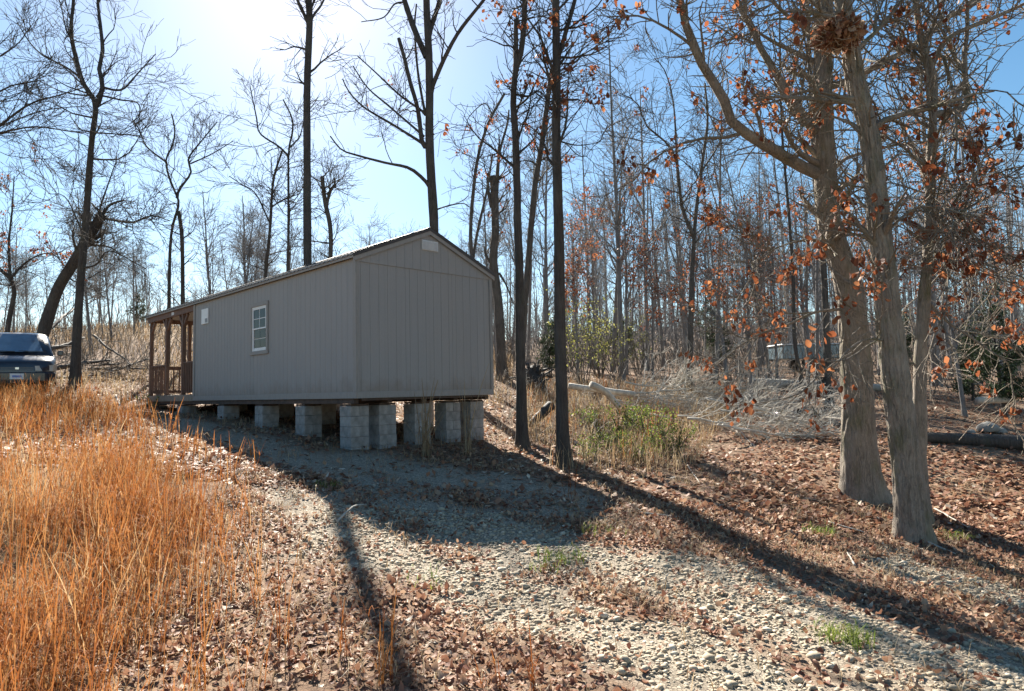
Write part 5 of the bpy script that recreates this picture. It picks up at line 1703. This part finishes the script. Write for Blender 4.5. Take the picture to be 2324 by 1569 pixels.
clump(965, 1040, 1.35, 26, 'tall pinkish dry grass clump standing before the middle pier', 'straw', 0.5, 0.013)
clump(1060, 1035, 1.6, 16, 'tallest thin dry stalks standing before the woods side piers', 'straw', 0.6, 0.013)
clump(1245, 1135, 0.65, 5, 'thin dry stalks in the cabin shadow left of the dark forked trunk', 'straw', 0.5)
clump(1290, 1130, 0.6, 4, 'single russet stalk in the cabin shadow at the foot of the dark forked trunk', 'broomsedge', 0.3)
for px, py, h in ((362, 990, 0.65), (385, 1010, 0.75), (412, 1030, 0.7), (440, 1035, 0.6), (455, 1030, 0.5), (575, 1040, 0.35)):
    clump(px, py, h, 8, 'lone orange grass plume at the track edge near the porch', 'broomsedge', 0.55, 0.011, 0.05, 'orange plumes at the track edge')
for px, py, h in ((880, 1545, 0.62), (870, 1560, 0.45), (780, 1500, 0.4), (1205, 1569, 0.4), (1130, 1566, 0.3)):
    clump(px, py, h, 6, 'bright orange grass blade tuft standing alone in the leaves', 'broomsedge', 0.3, 0.006, 0.03, 'orange tufts in the leaves')


# undergrowth: thin grey stems standing thick in the woods and on the hill
def undergrowth(name, label, n, pxr, dr, hr, r, mat='twig'):
    d = rng.uniform(*dr, n); px = rng.uniform(*pxr, n)
    x = (px - 1162) / FPX * d; y = d
    k = ~under_cabin(x, y, 0.6) & (fbm(x * .25 + 3, y * .25, 2) > 0.36)
    x, y = x[k], y[k]; n = len(x)
    h = rng.uniform(*hr, n) * rng.uniform(0.5, 1, n)
    P = [np.c_[x, y, ground(x, y) - 0.05]]
    dd = rng.normal(size=(n, 3)) * 0.28 + np.array([0, 0, 1]); dd /= np.linalg.norm(dd, axis=1, keepdims=True)
    for j in range(4):
        P.append(P[-1] + dd * (h / 4)[:, None]); dd = dd + rng.normal(size=(n, 3)) * 0.16 + np.array([0, 0, -0.05]); dd /= np.linalg.norm(dd, axis=1, keepdims=True)
    P = np.stack(P, 1); S = np.tile(np.linspace(r, r * 0.35, 5), (n, 1)) * rng.uniform(0.6, 1.5, (n, 1))
    C_, U_ = spawn(P, S, n * 3, (0.3, 1), (0.25 * hr[0], 0.45 * hr[0]), (25, 60), 4, 0.18, 0.03, 0.6, r * 0.4, 0.3)
    o = link(name, Tubes().add(P, S, 3).add(C_, U_, 3).mesh(name), M[mat], kind='stuff'); tag(o, label, 'undergrowth')


undergrowth('woodland_undergrowth', 'grey leafless stems standing thick between the trees', 2200, (1140, 2480), (21, 48), (1.2, 3.2), 0.011)
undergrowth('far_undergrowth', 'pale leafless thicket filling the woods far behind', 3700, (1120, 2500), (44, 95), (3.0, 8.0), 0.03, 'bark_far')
undergrowth('hill_undergrowth', 'thin leafless brush on the grassy hill', 1900, (-100, 1130), (24, 50), (1.2, 3.0), 0.011)
undergrowth('bramble_stems', 'pale bramble canes among the weeds', 520, (1120, 1720), (14.5, 22), (0.6, 1.3), 0.007, 'dead_wood')


# far wood: one mass of thin trunks and twigs along the ridges
def far_wood():
    tbx = Tubes()
    n = 400
    d = rng.uniform(72, 150, n); px = rng.uniform(-250, 2600, n)
    left = px < 1050
    d = np.where(left, rng.uniform(66, 110, n), d)
    x = (px - 1162) / FPX * d; y = d
    h = np.where(left, rng.uniform(5, 10, n), rng.uniform(11, 20, n))
    t = np.linspace(0, 1, 6)
    z = ground(x, y)
    wob = np.cumsum(rng.normal(size=(n, 6, 2)) * 0.12, 1)
    P = np.stack([np.repeat(x[:, None], 6, 1) + wob[..., 0], np.repeat(y[:, None], 6, 1) + wob[..., 1], z[:, None] + h[:, None] * t[None] - 0.3], -1)
    S = (h * 0.0095)[:, None] * (1 - 0.8 * t)[None]
    tbx.add(P, S, 5)
    B, U_ = spawn(P, S, n * 13, (0.3, 0.98), (1.5, 4.5), (22, 50), 5, 0.14, 0.08, 0.5, 0.02, 0.5)
    C_, V_ = spawn(B, U_, n * 26, (0.15, 1), (0.7, 2.3), (20, 55), 3, 0.15, 0.05, 0.6, 0.013, 0.3)
    tbx.add(B, U_, 3).add(C_, V_, 3)
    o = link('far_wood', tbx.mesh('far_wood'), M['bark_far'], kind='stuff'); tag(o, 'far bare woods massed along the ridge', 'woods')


far_wood()
tri = 0; seen = set()
for o in bpy.data.objects:
    if o.type == 'MESH' and o.data.name not in seen:
        seen.add(o.data.name); tri += sum(len(p.vertices) - 2 for p in o.data.polygons) if len(o.data.polygons) < 3000 else len(o.data.loops) - 2 * len(o.data.polygons)
print('TRIS', tri, 'objects', len(bpy.data.objects), 'time', time.time() - T0)
